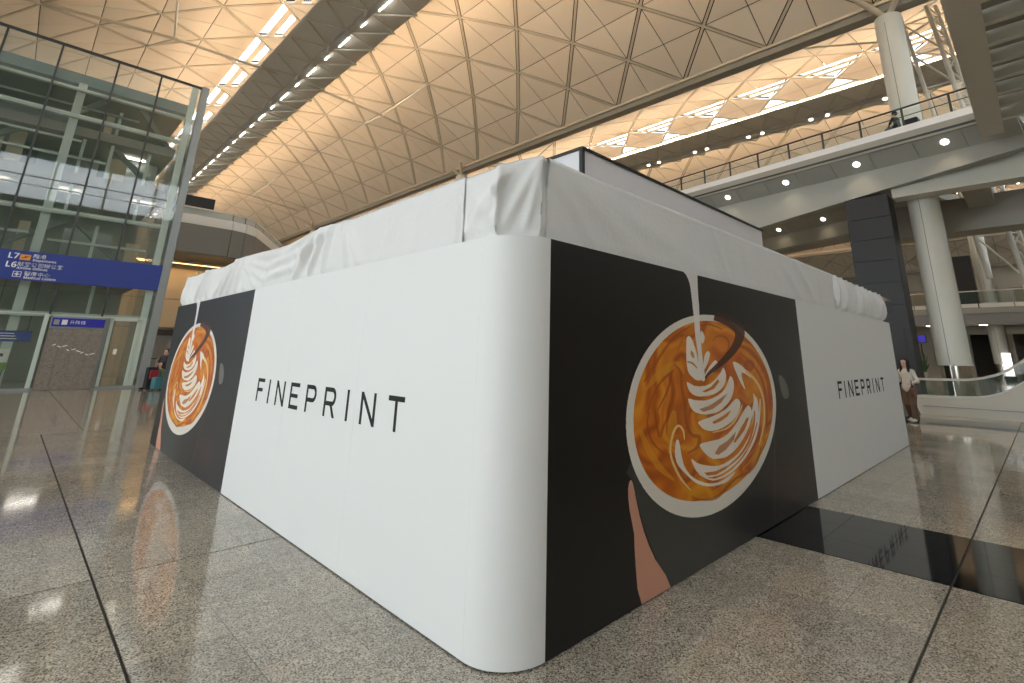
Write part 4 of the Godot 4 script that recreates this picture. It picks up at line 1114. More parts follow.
func facade():
	var z := -29.0
	var t := thing("glass_building", "tall glazed building front with pale green frames and dark mullions", "building", Vector3(0, 0, z))
	var xs := [-9.9, -8.1, -6.3, -4.5, -2.73, -1.03, 0.9, 2.52, 4.2]
	var ys := [0.06, 2.95, 4.2, 5.35, 7.22, 8.47, 11.55, 12.8, 14.55]
	for i in xs.size() - 1:
		for j in ys.size() - 1:
			if j == 0 and i >= 6:
				continue
			box_part(Vector3((xs[i] + xs[i + 1]) / 2, (ys[j] + ys[j + 1]) / 2, 0), Vector3(xs[i + 1] - xs[i] - 0.03, ys[j + 1] - ys[j] - 0.03, 0.02), M.green_glass if j < 7 else M.clear_glass, "pane", t)
	for x in xs:
		if x > 4.0:
			continue
		var low: float = 2.95 if x > 0.5 else 0.0
		box_part(Vector3(x, (14.6 + low) / 2, 0.01), Vector3(0.07, 14.6 - low, 0.1), M.dark_steel, "mullion", t)
	box_part(Vector3(-2.8, 14.6, 0.02), Vector3(14.3, 0.1, 0.12), M.dark_steel, "top_rail", t)
	for y in [2.95, 7.22, 11.55, 12.8]:
		box_part(Vector3(-2.9, y, -0.2), Vector3(13.8, 0.19 if y != 12.8 else 0.12, 0.2), M.pale_steel, "transom", t)
	for y in [8.47, 8.1]:
		box_part(Vector3(-2.9, y, -0.03), Vector3(13.9, 0.05, 0.05), M.dark_steel, "thin_rail", t)
	box_part(Vector3(-2.9, 0.03, 0.0), Vector3(14.2, 0.12, 0.16), M.grey_aluminium, "sill", t)
	for x in [-6.1, -0.06]:
		box_part(Vector3(x, 6.6, -0.5), Vector3(0.3, 13.2, 0.3), M.pale_steel, "column", t)
	box_part(Vector3(3.96, 7.3, -0.1), Vector3(0.26, 14.5, 0.2), M.pale_steel, "corner_column", t)
	box_part(Vector3(4.36, 7.33, 0.0), Vector3(0.3, 14.66, 0.34), M.grey_aluminium, "end_post", t)
	box_part(Vector3(0.83, 1.48, -0.02), Vector3(0.14, 2.95, 0.14), M.pale_steel, "door_post", t)
	box_part(Vector3(-2.9, 13.38, -0.5), Vector3(13.6, 0.5, 0.3), M.teal_slab, "roof_slab_edge", t)
	box_part(Vector3(-2.9, 13.3, -4.6), Vector3(13.6, 0.3, 7.9), M.interior_steel, "roof_slab", t)
	# glazed door beside the lift front
	var d := Node3D.new()
	d.name = "door"
	t.add_child(d)
	for x in [2.9, 3.82]:
		box_part(Vector3(x, 1.45, 0.0), Vector3(0.11, 2.9, 0.1), M.pale_steel, "door_frame", d)
	box_part(Vector3(3.36, 2.86, 0.0), Vector3(1.0, 0.12, 0.1), M.pale_steel, "door_frame", d)
	box_part(Vector3(3.36, 1.42, 0.0), Vector3(0.82, 2.76, 0.02), M.green_glass, "door_glass", d)
	box_part(Vector3(3.22, 1.5, 0.06), Vector3(0.12, 0.22, 0.03), M.sign_white, "door_plate", d)
	box_part(Vector3(2.75, 1.45, -0.05), Vector3(0.16, 2.9, 0.1), M.grey_aluminium, "door_post", t)
	# floors and rooms inside
	for y in [4.75, 8.95, 11.1]:
		box_part(Vector3(-2.9, y, -4.6), Vector3(13.4, 0.42, 7.6), M.interior_floor, "floor_slab", t)
	box_part(Vector3(-2.9, 6.6, -8.6), Vector3(13.6, 13.2, 0.3), M.interior_wall, "rear_wall", t)
	box_part(Vector3(-9.8, 6.6, -4.4), Vector3(0.2, 13.2, 8.2), M.interior_wall, "side_wall", t)
	box_part(Vector3(4.3, 6.6, -4.4), Vector3(0.14, 13.2, 8.0), M.clear_glass, "side_glass", t)
	for q in [[-3.4, 6.4, -3.0, 2.4, 2.4], [1.6, 6.1, -3.5, 1.8, 1.9], [0.2, 10.0, -4.0, 2.2, 1.6], [-2.2, 1.5, -4.0, 2.6, 2.6], [2.9, 10.1, -3.0, 1.2, 1.5], [-1.8, 12.2, -4.0, 3.4, 1.0]]:
		box_part(Vector3(q[0], q[1], q[2]), Vector3(q[3], q[4], 0.5), M.interior_steel, "interior_core", t)
	for q in [[-2.2, 5.0, 0.6, 7.1], [0.9, 7.2, 3.2, 5.1], [-3.6, 9.2, -1.2, 11.2], [1.2, 11.2, 3.4, 9.3], [2.2, 13.2, 3.7, 11.4], [-0.8, 11.3, 0.8, 13.1]]:
		var g := Geo.new()
		g.bar(Vector3(q[0], q[1], -1.6), Vector3(q[2], q[3], -1.6), 0.22, 0.22)
		part(g, M.interior_steel, "brace", t)
	for q in [[-2.4, 9.9, 0.8], [-1.6, 10.2, 0.5], [1.9, 9.8, 0.7], [-0.6, 6.2, 0.35], [3.2, 5.8, 0.5], [-2.6, 10.6, 0.4], [1.2, 12.0, 0.3]]:
		box_part(Vector3(q[0], q[1], -2.2), Vector3(q[2], 1.5, 0.12), M.beige_wall, "interior_panel", t)
	for q in [[-2.5, 4.5], [-0.6, 4.5], [1.7, 4.5], [3.2, 8.6], [0.4, 8.6], [-2.0, 8.6], [2.4, 10.8]]:
		box_part(Vector3(q[0], q[1] + 0.02, -2.4), Vector3(1.0, 0.04, 0.12), M.lamp_tube, "ceiling_light", t)
		area_light(Vector3(q[0], q[1] - 0.02, z - 2.4), Vector2(1.0, 0.12), Vector3.DOWN, Color(1.0, 0.97, 0.92), 1.0)
	for q in [[-3.7, 7.4, 11.4], [-1.9, 5.2, 7.0], [0.5, 7.4, 11.4], [1.7, 5.2, 7.0], [1.5, 9.2, 12.6], [2.9, 7.4, 11.4], [-2.2, 0.1, 2.8], [-0.9, 3.1, 4.2], [2.1, 3.1, 4.3]]:
		box_part(Vector3(q[0], (q[1] + q[2]) / 2, -1.2), Vector3(0.12, q[2] - q[1], 0.12), M.pale_steel, "inner_post", t)
	for q in [[-3.6, 1.4, 9.9], [-2.9, 0.4, 10.7], [0.2, 3.6, 6.1], [-3.8, 2.2, 12.3], [-3.2, -0.4, 6.3]]:
		box_part(Vector3((q[0] + q[1]) / 2, q[2], -1.0), Vector3(q[1] - q[0], 0.1, 0.1), M.pale_steel if q[2] < 11.0 else M.interior_steel, "inner_rail", t)
	# lift front: stone panels with a small blue sign
	var l := thing("lift_front", "grey brown stone panelled lift front with small blue sign above", "lift front", Vector3(1.83, 0, z + 0.2))
	for k in 4:
		box_part(Vector3(-0.64 + k * 0.427, 1.2, 0), Vector3(0.421, 2.38, 0.08), M.lift_stone, "stone_panel", l)
	box_part(Vector3(0, 2.64, 0.0), Vector3(1.74, 0.46, 0.08), M.grey_aluminium, "sign_frame", l)
	var sg := box_part(Vector3(0, 2.64, 0.045), Vector3(1.64, 0.34, 0.03), M.sign_blue_bright, "sign", l)
	for k in 2:
		var ic := Geo.new()
		ic.box(Vector3(-0.68 + k * 0.24, 0, 0.02), Vector3(0.17, 0.2, 0.01))
		part(ic, M.grey_aluminium if k == 0 else M.sign_white, "pictogram", sg)
	glyphs("升降機", 0.15, Vector3(-0.28, -0.07, 0.018), M.sign_white, sg)
	for k in 9:
		var w := Geo.new()
		w.bar(Vector3(0, 0, 0), Vector3(0.09 + 0.03 * (k % 3), 0.05 * (1 if k % 2 == 0 else -1), 0), 0.035, 0.004, Vector3.BACK)
		part(w, M.sign_white, "white_mark", l, Vector3(-0.62 + k * 0.15, 1.72 - 0.05 * k + 0.03 * (k % 3), 0.045))
	# long blue sign
	var s := thing("direction_sign", "long blue direction sign fixed across the glass building", "sign", Vector3(0, 0, z + 0.14))
	var board := box_part(Vector3(-2.6, 4.78, 0), Vector3(13.6, 1.15, 0.12), M.sign_blue, "board", s)
	var o := Vector3(2.6, -4.78, 0.062)
	var wt: Material = M.sign_white
	words("L7", 0.3, o + Vector3(-0.76, 4.95, 0), wt, board)
	box_part(o + Vector3(-0.26, 5.1, 0.002), Vector3(0.3, 0.22, 0.012), M.sign_orange, "departures_pictogram", board)
	var pl := Geo.new()
	pl.bar(Vector3(-0.1, -0.05, 0), Vector3(0.1, 0.05, 0), 0.03, 0.004, Vector3.BACK)
	pl.bar(Vector3(-0.02, 0.06, 0), Vector3(0.03, -0.03, 0), 0.03, 0.004, Vector3.BACK)
	part(pl, M.dark_steel, "plane_symbol", board, o + Vector3(-0.26, 5.1, 0.01))
	glyphs("離港", 0.17, o + Vector3(-0.04, 5.1, 0), wt, board)
	words("Departures", 0.13, o + Vector3(-0.04, 4.94, 0), wt, board)
	words("L6", 0.3, o + Vector3(-0.76, 4.6, 0), wt, board)
	glyphs("航空公司辦公室", 0.17, o + Vector3(-0.42, 4.74, 0), wt, board)
	words("Airline Offices", 0.13, o + Vector3(-0.42, 4.59, 0), wt, board)
	var cross := Geo.new()
	for q in [[0, 0.1, 0.24, 0.02], [0, -0.1, 0.24, 0.02], [-0.11, 0, 0.02, 0.22], [0.11, 0, 0.02, 0.22], [0, 0, 0.14, 0.04], [0, 0, 0.04, 0.14]]:
		cross.box(Vector3(q[0], q[1], 0), Vector3(q[2], q[3], 0.006))
	part(cross, wt, "medical_pictogram", board, o + Vector3(-0.36, 4.42, 0))
	glyphs("醫療中心", 0.17, o + Vector3(-0.16, 4.38, 0), wt, board)
	words("Medical Centre", 0.13, o + Vector3(-0.16, 4.23, 0), wt, board)
	# inside the glass: a blue hanging sign and a green and white poster
	var hs := thing("hanging_sign", "small blue sign hanging inside the glass building near the floor", "sign", Vector3(-0.1, 2.05, z - 0.35))
	box_part(Vector3.ZERO, Vector3(1.3, 0.42, 0.06), M.sign_blue, "board", hs)
	for k in 3:
		box_part(Vector3(-0.2 + 0.1 * k, 0.1 - 0.1 * k, 0.034), Vector3(0.7 - 0.1 * k, 0.03, 0.008), M.sign_white, "text_line", hs)
	for x in [-0.5, 0.5]:
		tube_part(Vector3(x, 0.2, 0), Vector3(x, 2.6, 0), 0.012, M.dark_steel, "hanger", hs, 6)
	var po := thing("poster", "white and green poster standing inside the glass building", "poster", Vector3(-0.3, 0, z - 0.3))
	box_part(Vector3(0, 1.3, 0), Vector3(0.75, 0.5, 0.03), M.poster_white, "white_half", po)
	box_part(Vector3(0, 0.92, 0), Vector3(0.75, 0.26, 0.03), M.poster_green, "green_half", po)
	box_part(Vector3(0.1, 1.33, 0.018), Vector3(0.24, 0.12, 0.006), M.dark_steel, "print", po)
	for x in [-0.3, 0.3]:
		tube_part(Vector3(x, 0, -0.03), Vector3(x, 1.2, -0.03), 0.015, M.dark_steel, "stand", po, 6)


# ---------------------------------------------------------------- balcony and wall beyond the glass building
func balcony():
	var t := thing("balcony", "grey balcony front with white parapet curving away behind the glass building", "balcony")
	var plan := [Vector2(4.75, -36), Vector2(8.3, -36), Vector2(9.1, -36.3), Vector2(9.9, -37.0), Vector2(14.0, -44.0), Vector2(16.0, -60)]
	for k in plan.size() - 1:
		var a := Vector3(plan[k].x, 0, plan[k].y)
		var b := Vector3(plan[k + 1].x, 0, plan[k + 1].y)
		for q in [[8.1, 1.74, 0.3, "bulkhead_grey", "fascia"], [9.24, 0.56, 0.36, "bright_white", "parapet"], [10.0, 0.09, 0.1, "white_steel", "handrail"]]:
			var g := Geo.new()
			g.bar(a + Vector3.UP * q[0], b + Vector3.UP * q[0], q[2], q[1])
			part(g, M[q[3]], q[4], t)
		var gl := Geo.new()
		gl.bar(a + Vector3.UP * 9.74, b + Vector3.UP * 9.74, 0.02, 0.46)
		part(gl, M.frosted_glass, "glass_panel", t)
		var n := maxi(1, int((b - a).length() / 1.8))
		for i in n + 1:
			var p := a.lerp(b, float(i) / n)
			tube_part(p + Vector3.UP * 9.4, p + Vector3.UP * 10.0, 0.03, M.dark_steel, "post", t, 6)
	var fl := Geo.new()
	fl.slab(PackedVector2Array([Vector2(4.75, 36), Vector2(8.3, 36), Vector2(9.9, 37), Vector2(14, 44), Vector2(16, 60), Vector2(4.75, 60)]), Vector3(0, 7.2, 0), Vector3.RIGHT, Vector3.FORWARD, Vector3(0, 0.3, 0))
	part(fl, M.concrete, "slab", t)
	box_part(Vector3(6.25, 10.55, -37.6), Vector3(2.3, 0.95, 0.8), M.charcoal_clad, "plant_box", t)
	# lit wall under the balcony
	var w := thing("wall_far", "beige panelled wall under the grey balcony with a dark doorway", "wall", Vector3.ZERO, 0.0, "", "structure")
	for k in 9:
		var x := -5.5 + k * 2.4
		for j in 3:
			if j == 0 and (k == 5):
				continue
			var h: float = [2.9, 1.75, 1.95][j]
			var y: float = [1.45, 3.8, 5.67][j]
			box_part(Vector3(x, y, -39.5), Vector3(2.37, h - 0.03, 0.12), M.beige_wall, "wall_panel", w)
	box_part(Vector3(5.0, 3.6, -39.75), Vector3(24, 7.2, 0.3), M.concrete, "wall_core", w)
	box_part(Vector3(6.5, 1.4, -39.52), Vector3(1.6, 2.8, 0.06), M.bulkhead_grey, "door_leaf", w)
	box_part(Vector3(6.5, 2.62, -39.44), Vector3(2.2, 0.36, 0.1), M.shop_print, "door_head", w)
	var lt := thing("cove_light", "warm strip light along the ceiling under the grey balcony", "strip light", Vector3(4.5, 6.85, -38.6))
	box_part(Vector3(0, 0.1, 0), Vector3(13, 0.12, 0.25), M.white_steel, "housing", lt)
	box_part(Vector3(0, 0.03, 0), Vector3(12.8, 0.04, 0.14), M.lamp_warm, "diffuser", lt)
	area_light(Vector3(4.5, 6.8, -38.6), Vector2(12.8, 0.14), Vector3.DOWN, Color(1.0, 0.8, 0.55), 7.0)
	var cl := thing("square_column", "plain grey square column beside the beige wall and the luggage", "column", Vector3(4.95, 0, -33.5))
	box_part(Vector3(0, 3.6, 0), Vector3(0.55, 7.2, 0.55), M.grey_aluminium, "shaft", cl)
	box_part(Vector3(0, 0.1, 0), Vector3(0.6, 0.2, 0.6), M.dark_steel, "base", cl)


func area_light(p: Vector3, size: Vector2, to: Vector3, col: Color, energy: float):
	var l := AreaLight3D.new()
	l.name = numbered("strip_beam")
	l.area_size = size
	l.area_normalize_energy = true
	l.light_color = col
	l.light_energy = energy
	l.area_range = 60.0
	l.area_attenuation = 2.0
	l.shadow_enabled = true
	add_child(l)
	l.position = p
	l.rotation = Vector3(PI / 2 if to.y > 0 else -PI / 2, 0, 0)


func spot(p: Vector3, energy: float, col := Color(1.0, 0.9, 0.74)):
	var l := SpotLight3D.new()
	l.name = numbered("downlight_beam")
	l.light_color = col
	l.light_energy = energy
	l.light_size = 0.12
	l.spot_range = 30.0
	l.spot_attenuation = 2.0
	l.spot_angle = 55.0
	l.shadow_enabled = true
	add_child(l)
	l.position = p
	l.rotation = Vector3(-PI / 2, 0, 0)


# ---------------------------------------------------------------- roof columns
func roof_column(label: String, x: float, z: float, top: float, r := 0.63):
	var t := thing("roof_column", label, "column", Vector3(x, 0, z), 0.0, "round roof columns")
	var g := Geo.new()
	g.lathe(Vector3.ZERO, [Vector2(r, 1.5), Vector2(r, top - 0.6), Vector2(r * 0.97, top - 0.2), Vector2(r * 0.5, top)], 32)
	part(g, M.column_clad, "shaft", t)
	g = Geo.new()
	g.lathe(Vector3.ZERO, [Vector2(r + 0.02, 0.0), Vector2(r + 0.02, 0.1), Vector2(r - 0.1, 0.12), Vector2(r - 0.1, 1.5), Vector2(r, 1.51)], 32)
	part(g, M.chrome, "base_sleeve", t)
	for k in 4:
		var a := 2.98 + k * PI / 2
		box_part(Vector3(cos(a) * r, (top + 1.5) / 2 - 0.3, -sin(a) * r), Vector3(0.018, top - 2.3, 0.018), M.column_seam, "seam", t)
	for k in 4:
		var a := PI / 4 + k * PI / 2
		tube_part(Vector3(0, top - 0.15, 0), Vector3(cos(a) * 1.5, top + 0.9, sin(a) * 1.5), 0.16, M.roof_rib, "bracket", t)


# ---------------------------------------------------------------- footbridges
func footbridge(label: String, where: Vector3, turn: float, from: float, to: float, drop: float, taper: float):
	# local -z runs along the bridge, local +x away from the camera; y as in the hall
	var t := thing("footbridge", label, "footbridge", where, turn)
	var len := to - from
	var zc := -(from + to) / 2
	box_part(Vector3(3.6, 11.3, zc), Vector3(7.2, 0.5, len), M.concrete, "deck", t)
	box_part(Vector3(0.05, 11.2, zc), Vector3(0.14, 0.1, len), M.dark_steel, "edge_strip", t)
	box_part(Vector3(0.22, 11.64, zc), Vector3(0.3, 0.5, len), M.bright_white, "kerb", t)
	box_part(Vector3(6.9, 11.62, zc), Vector3(0.3, 0.4, len), M.white_steel, "kerb", t)
	# railing
	for x in [0.12, 7.05]:
		tube_part(Vector3(x, 12.76, -from), Vector3(x, 12.76, -to), 0.045, M.dark_steel, "handrail", t)
		tube_part(Vector3(x, 12.35, -from), Vector3(x, 12.35, -to), 0.02, M.dark_steel, "mid_rail", t, 6)
		var s := from + 0.15
		while s < to:
			box_part(Vector3(x, 12.08, -s), Vector3(0.05, 1.36, 0.09), M.dark_steel, "stanchion", t)
			if s + 1.7 < to:
				box_part(Vector3(x + 0.02, 12.2, -s - 0.87), Vector3(0.012, 0.9, 1.6), M.clear_glass, "glass_panel", t)
			s += 1.75
	# sloping soffit panels with downlights
	var k := 0
	var p := from
	var nn := Vector3(-0.66, -0.9, 0).normalized()
	while p < to:
		var e := minf(p + 1.75, to)
		var g := Geo.new()
		g.slab(PackedVector2Array([Vector2(0.02, 11.13), Vector2(0.92, 10.47), Vector2(1.0, 10.55), Vector2(0.1, 11.2)]), Vector3(0, 0, -p - 0.012), Vector3.RIGHT, Vector3.UP, Vector3(0, 0, -(e - p) + 0.024))
		part(g, M.bridge_soffit, "soffit_panel", t)
		if k % 2 == 1:
			var c := Vector3(0.47, 10.8, -(p + e) / 2 + 0.2)
			tube_part(c, c + nn * 0.03, 0.15, M.lamp_white, "downlight", t, 14)
			spot(t.transform * (c + nn * 0.08), 0.8)
		p += 1.75
		k += 1
	# girder under the edge, deeper along the bridge
	var g2 := Geo.new()
	var d0 := drop
	var d1 := drop + taper * 17.0
	var sp := minf(from + 17.0, to)
	g2.slab(PackedVector2Array([Vector2(from, 10.49), Vector2(to, 10.49), Vector2(to, 10.49 - d1), Vector2(sp, 10.49 - d1), Vector2(from, 10.49 - d0)]), Vector3(0.92, 0, 0), Vector3(0, 0, -1), Vector3.UP, Vector3(0.5, 0, 0))
	part(g2, M.bridge_fascia, "girder", t)
	box_part(Vector3(3.8, 10.4, zc), Vector3(5.0, 0.3, len - 0.1), M.concrete, "under_deck", t)
	return t


func bridges():
	var main: Node3D = footbridge("long footbridge with sloping lit soffit where a person sits on the kerb", Vector3(25.55, 0, -0.4), -0.143, -1.2, 70.0, 0.55, 0.105)
	footbridge("second footbridge partly hidden behind the charcoal pillar", Vector3(33.6, 0, -2.4), -0.33, 1.5, 60.0, 0.9, 0.01)
	# bridge crossing overhead towards the window side, louvred underneath
	var t := thing("cross_bridge", "concrete bridge overhead with louvred underside joining the long footbridge", "footbridge", Vector3(0, 0, 0))
	box_part(Vector3(16.9, 10.6, 0.0), Vector3(16.8, 0.5, 0.72), M.plinth_white, "edge_beam", t)
	box_part(Vector3(16.9, 11.5, 2.4), Vector3(16.8, 0.3, 4.9), M.concrete, "deck", t)
	box_part(Vector3(16.9, 10.6, 4.7), Vector3(16.8, 0.5, 0.5), M.concrete, "edge_beam", t)
	for k in 13:
		box_part(Vector3(9.0 + k * 1.28, 10.75, 2.4), Vector3(0.22, 0.4, 4.2), M.column_clad, "louvre", t)
	# girders carried by the column under the footbridge
	for q in [[27.75, 9.55, 0.9, 0.9, 1.1, 9.6, "column_clad"], [33.1, 8.9, -0.8, 1.6, 1.7, 9.0, "concrete"], [31.0, 9.6, -1.0, 4.6, 0.9, 1.0, "concrete"]]:
		var beam := box_part(Vector3.ZERO, Vector3(q[3], q[4], q[5]), M[q[6]], "cross_girder", main)
		beam.transform = main.transform.affine_inverse() * Transform3D(Basis.IDENTITY, Vector3(q[0], q[1], q[2]))
	# leaning white lattice mast behind the footbridge
	var m := thing("lattice_mast", "white leaning lattice mast of tubes behind the footbridge", "mast", Vector3(36, 0, 0))
	var low := Vector3(0, 6.0, -0.1)
	var high := Vector3(0, 23.4, -1.62)
	var side := Vector3(0.35, 0, 0.42)
	var far := Vector3(0, 0, -1.38)
	tube_part(low, high, 0.13, M.white_steel, "chord", m, 10)
	tube_part(low + side, high + side, 0.1, M.white_steel, "chord", m)
	tube_part(low + far, high + far, 0.11, M.white_steel, "chord", m)
	tube_part(Vector3(low.x, 0, 0.05), low, 0.16, M.white_steel, "foot", m)
	var n := 22
	for k in n:
		var a := low.lerp(high, float(k) / n)
		var c := low.lerp(high, float(k + 1) / n)
		tube_part(a, c + side if k % 2 == 0 else a + side, 0.05, M.white_steel, "lacing", m, 6)
		tube_part(a + side, c, 0.05, M.white_steel, "lacing", m, 6)
		if k % 3 == 0 and k + 3 <= n:
			var e := low.lerp(high, float(k + 3) / n)
			tube_part(a, e + far, 0.06, M.white_steel, "brace", m, 6)
			tube_part(e, e + far, 0.05, M.white_steel, "brace", m, 6)


# ---------------------------------------------------------------- right side: pillar, escalator, gallery
func right_side():
	var p := thing("clad_pillar", "wide charcoal metal clad pillar behind the far end of the hoarding", "pillar", Vector3(27.1, 0, -4.96))
	box_part(Vector3(0.7, 4.6, 0), Vector3(1.3, 9.2, 1.7), M.charcoal_side, "core", p)
	var y := 0.0
	for h in [1.6, 1.45, 1.02, 1.02, 1.02, 1.02, 1.02, 1.05]:
		box_part(Vector3(0.02, y + h / 2, 0), Vector3(0.06, h - 0.025, 1.78), M.charcoal_clad, "front_panel", p)
		y += h
	box_part(Vector3(0.72, 4.6, 0.88), Vector3(1.36, 9.2, 0.04), M.charcoal_side, "side_panel", p)
	tube_part(Vector3(-0.01, 3.85, 0.2), Vector3(-0.05, 3.85, 0.2), 0.13, M.black_trim, "loudspeaker", p, 16)
	box_part(Vector3(-0.025, 2.45, 0.1), Vector3(0.03, 1.2, 1.1), M.charcoal_side, "hatch", p)
	# escalator side: white plinth, glass, rail rising to the right
	var e := thing("escalator_balustrade", "curved white escalator side with green glass and pale rail", "escalator", Vector3(21.2, 0, 0))
	var zs := [-3.45, -2.9, -2.3, -1.9, -1.55, -1.2, -0.9, -0.6, -0.3, 0.0, 0.6, 1.4, 2.6, 5.0]
	var tops := [0.54, 0.54, 0.55, 0.57, 0.63, 0.74, 0.9, 1.11, 1.33, 1.55, 1.99, 2.58, 3.46, 5.2]
	var pl := PackedVector2Array()
	for k in zs.size():
		pl.append(Vector2(zs[k], tops[k]))
	pl.append(Vector2(5.0, 0.0))
	pl.append(Vector2(-3.3, 0.0))
	var g := Geo.new()
	g.slab(pl, Vector3.ZERO, Vector3(0, 0, 1), Vector3.UP, Vector3(1.6, 0, 0))
	part(g, M.plinth_white, "plinth", e)
	for k in zs.size() - 1:
		var a := Vector3(0.06, tops[k], zs[k])
		var b := Vector3(0.06, tops[k + 1], zs[k + 1])
		var q := Geo.new()
		var up := Vector3(0, 0.52, 0)
		q.quad(a, b, b + up, a + up, Vector3.LEFT)
		q.quad(a + Vector3(0.015, 0, 0), b + Vector3(0.015, 0, 0), b + up + Vector3(0.015, 0, 0), a + up + Vector3(0.015, 0, 0), Vector3.RIGHT)
		part(q, M.green_glass, "glass_panel", e)
		var r := Geo.new()
		r.bar(a + up * 1.08, b + up * 1.08, 0.1, 0.07)
		part(r, M.plinth_white, "handrail", e)
		var s := Geo.new()
		s.bar(a + Vector3(0, 0.02, 0), b + Vector3(0, 0.02, 0), 0.12, 0.05)
		part(s, M.white_steel, "skirt_trim", e)
	box_part(Vector3(-0.01, 0.27, -0.5), Vector3(0.03, 0.03, 5.4), M.grey_aluminium, "groove", e)
	# gallery far behind with shops under it
	var gl := thing("gallery", "far upper gallery with green glass balustrade above the shop fronts", "gallery", Vector3(60, 0, 0))
	box_part(Vector3(8, 6.0, -8), Vector3(16, 0.6, 60), M.concrete, "slab", gl)
	for k in 24:
		var z := -36.0 + k * 2.4
		box_part(Vector3(-0.02, 6.55, z), Vector3(0.1, 0.34, 2.3), M.white_steel, "fascia_panel", gl)
		box_part(Vector3(0.05, 7.3, z), Vector3(0.03, 0.98, 2.34), M.green_glass, "glass_panel", gl)
	box_part(Vector3(0.0, 6.1, -8), Vector3(0.3, 0.5, 60), M.concrete, "edge_beam", gl)
	box_part(Vector3(0.3, 5.35, -8), Vector3(0.8, 0.95, 60), M.bulkhead_grey, "bulkhead", gl)
	tube_part(Vector3(0.05, 7.85, -38), Vector3(0.05, 7.85, 22), 0.05, M.white_steel, "handrail", gl)
	for q in [-7.5, -3.6, 0.6]:
		tube_part(Vector3(0.5, 4.87, q), Vector3(0.5, 4.82, q), 0.3, M.lamp_white, "downlight", gl, 12)
		spot(Vector3(60.5, 4.75, q), 1.5)
	var sh := thing("shop_front", "dim shop fronts with dark opening and beige wall under the gallery", "shop front", Vector3(64, 0, -4))
	box_part(Vector3(0, 2.5, -14), Vector3(0.3, 5.0, 26), M.shop_wall, "wall_panel", sh)
	box_part(Vector3(0, 2.5, 1.4), Vector3(0.3, 5.0, 1.4), M.shop_wall, "wall_panel", sh)
	box_part(Vector3(0, 2.5, 10), Vector3(0.3, 5.0, 14), M.shop_wall, "wall_panel", sh)
	box_part(Vector3(10.0, 2.5, 1.0), Vector3(0.3, 5.0, 8), M.shop_wall, "rear_wall", sh)
	for q in [-2.6, 4.6]:
		box_part(Vector3(5.0, 2.5, q), Vector3(9.7, 5.0, 0.3), M.shop_wall, "side_wall", sh)
	box_part(Vector3(5.0, 4.85, 1.0), Vector3(9.7, 0.3, 7.0), M.shop_wall, "shop_ceiling", sh)
	box_part(Vector3(-0.2, 4.5, 1.0), Vector3(0.1, 0.7, 4.0), M.concrete, "sign_band", sh)
	box_part(Vector3(-0.25, 2.4, 3.6), Vector3(0.15, 3.0, 1.5), M.beige_wall, "display_panel", sh)
	box_part(Vector3(-0.35, 2.1, 3.6), Vector3(0.06, 1.6, 0.9), M.shop_print, "display_picture", sh)
	box_part(Vector3(-1.2, 0.5, -3.4), Vector3(0.8, 1.0, 2.6), M.shop_wall, "counter", sh)
	var ls := thing("lit_sign", "upright glowing white sign at the dark shop opening", "sign", Vector3(62.6, 0, -2.6))
	box_part(Vector3(0, 1.45, 0), Vector3(0.14, 2.0, 0.62), M.sign_lit, "light_panel", ls)
	box_part(Vector3(0.04, 0.2, 0), Vector3(0.3, 0.4, 0.85), M.black_trim, "base", ls)
	var bs := thing("blue_screen", "small glowing blue screen between the charcoal pillar and round column", "screen", Vector3(58, 3.6, -8.1))
	box_part(Vector3(0, 0, 0), Vector3(0.1, 0.6, 0.8), M.sign_lit_blue, "screen_panel", bs)
	box_part(Vector3(0.08, 0, 0), Vector3(0.1, 0.7, 0.9), M.black_trim, "housing", bs)
	box_part(Vector3(0.08, -2.0, 0), Vector3(0.1, 3.2, 0.1), M.black_trim, "post", bs)
	var pt := thing("potted_plant", "leafy plant under the blue screen beside the charcoal pillar", "plant", Vector3(57.4, 0, -8.2))
	var pg := Geo.new()
	pg.lathe(Vector3.ZERO, [Vector2(0.0, 0.02), Vector2(0.3, 0.02), Vector2(0.4, 0.7), Vector2(0.34, 0.7), Vector2(0.3, 0.6), Vector2(0.0, 0.6)], 14)
	part(pg, M.concrete, "pot", pt)
	var rng := RandomNumberGenerator.new()
	rng.seed = 5
	var lf := Geo.new()
	for k in 60:
		var a := rng.randf() * TAU
		var b := Vector3(cos(a) * 0.1, 0.6, sin(a) * 0.1)
		var c := Vector3(cos(a) * rng.randf_range(0.2, 0.7), rng.randf_range(1.1, 2.4), sin(a) * rng.randf_range(0.2, 0.7))
		var w := Vector3(-sin(a), 0, cos(a)) * 0.09
		var md := b.lerp(c, 0.6)
		lf.tri(b, md + w, c, Vector3.UP)
		lf.tri(b, md - w, c, Vector3.UP)
	part(lf, M.plant_green, "leaves", pt)
	# dark board and concrete frame on the gallery
	box_part(Vector3(2.0, 8.9, -4.3), Vector3(0.8, 5.0, 1.4), M.charcoal_clad, "dark_booth", gl)
	box_part(Vector3(3.0, 8.9, 0.3), Vector3(1.2, 1.3, 4.6), M.concrete, "frame_beam", gl)
	box_part(Vector3(3.0, 7.4, -1.6), Vector3(1.0, 2.6, 1.0), M.concrete, "frame_post", gl)
	box_part(Vector3(9.5, 7.8, -8), Vector3(0.3, 2.8, 58), M.shop_wall, "rear_wall", gl)


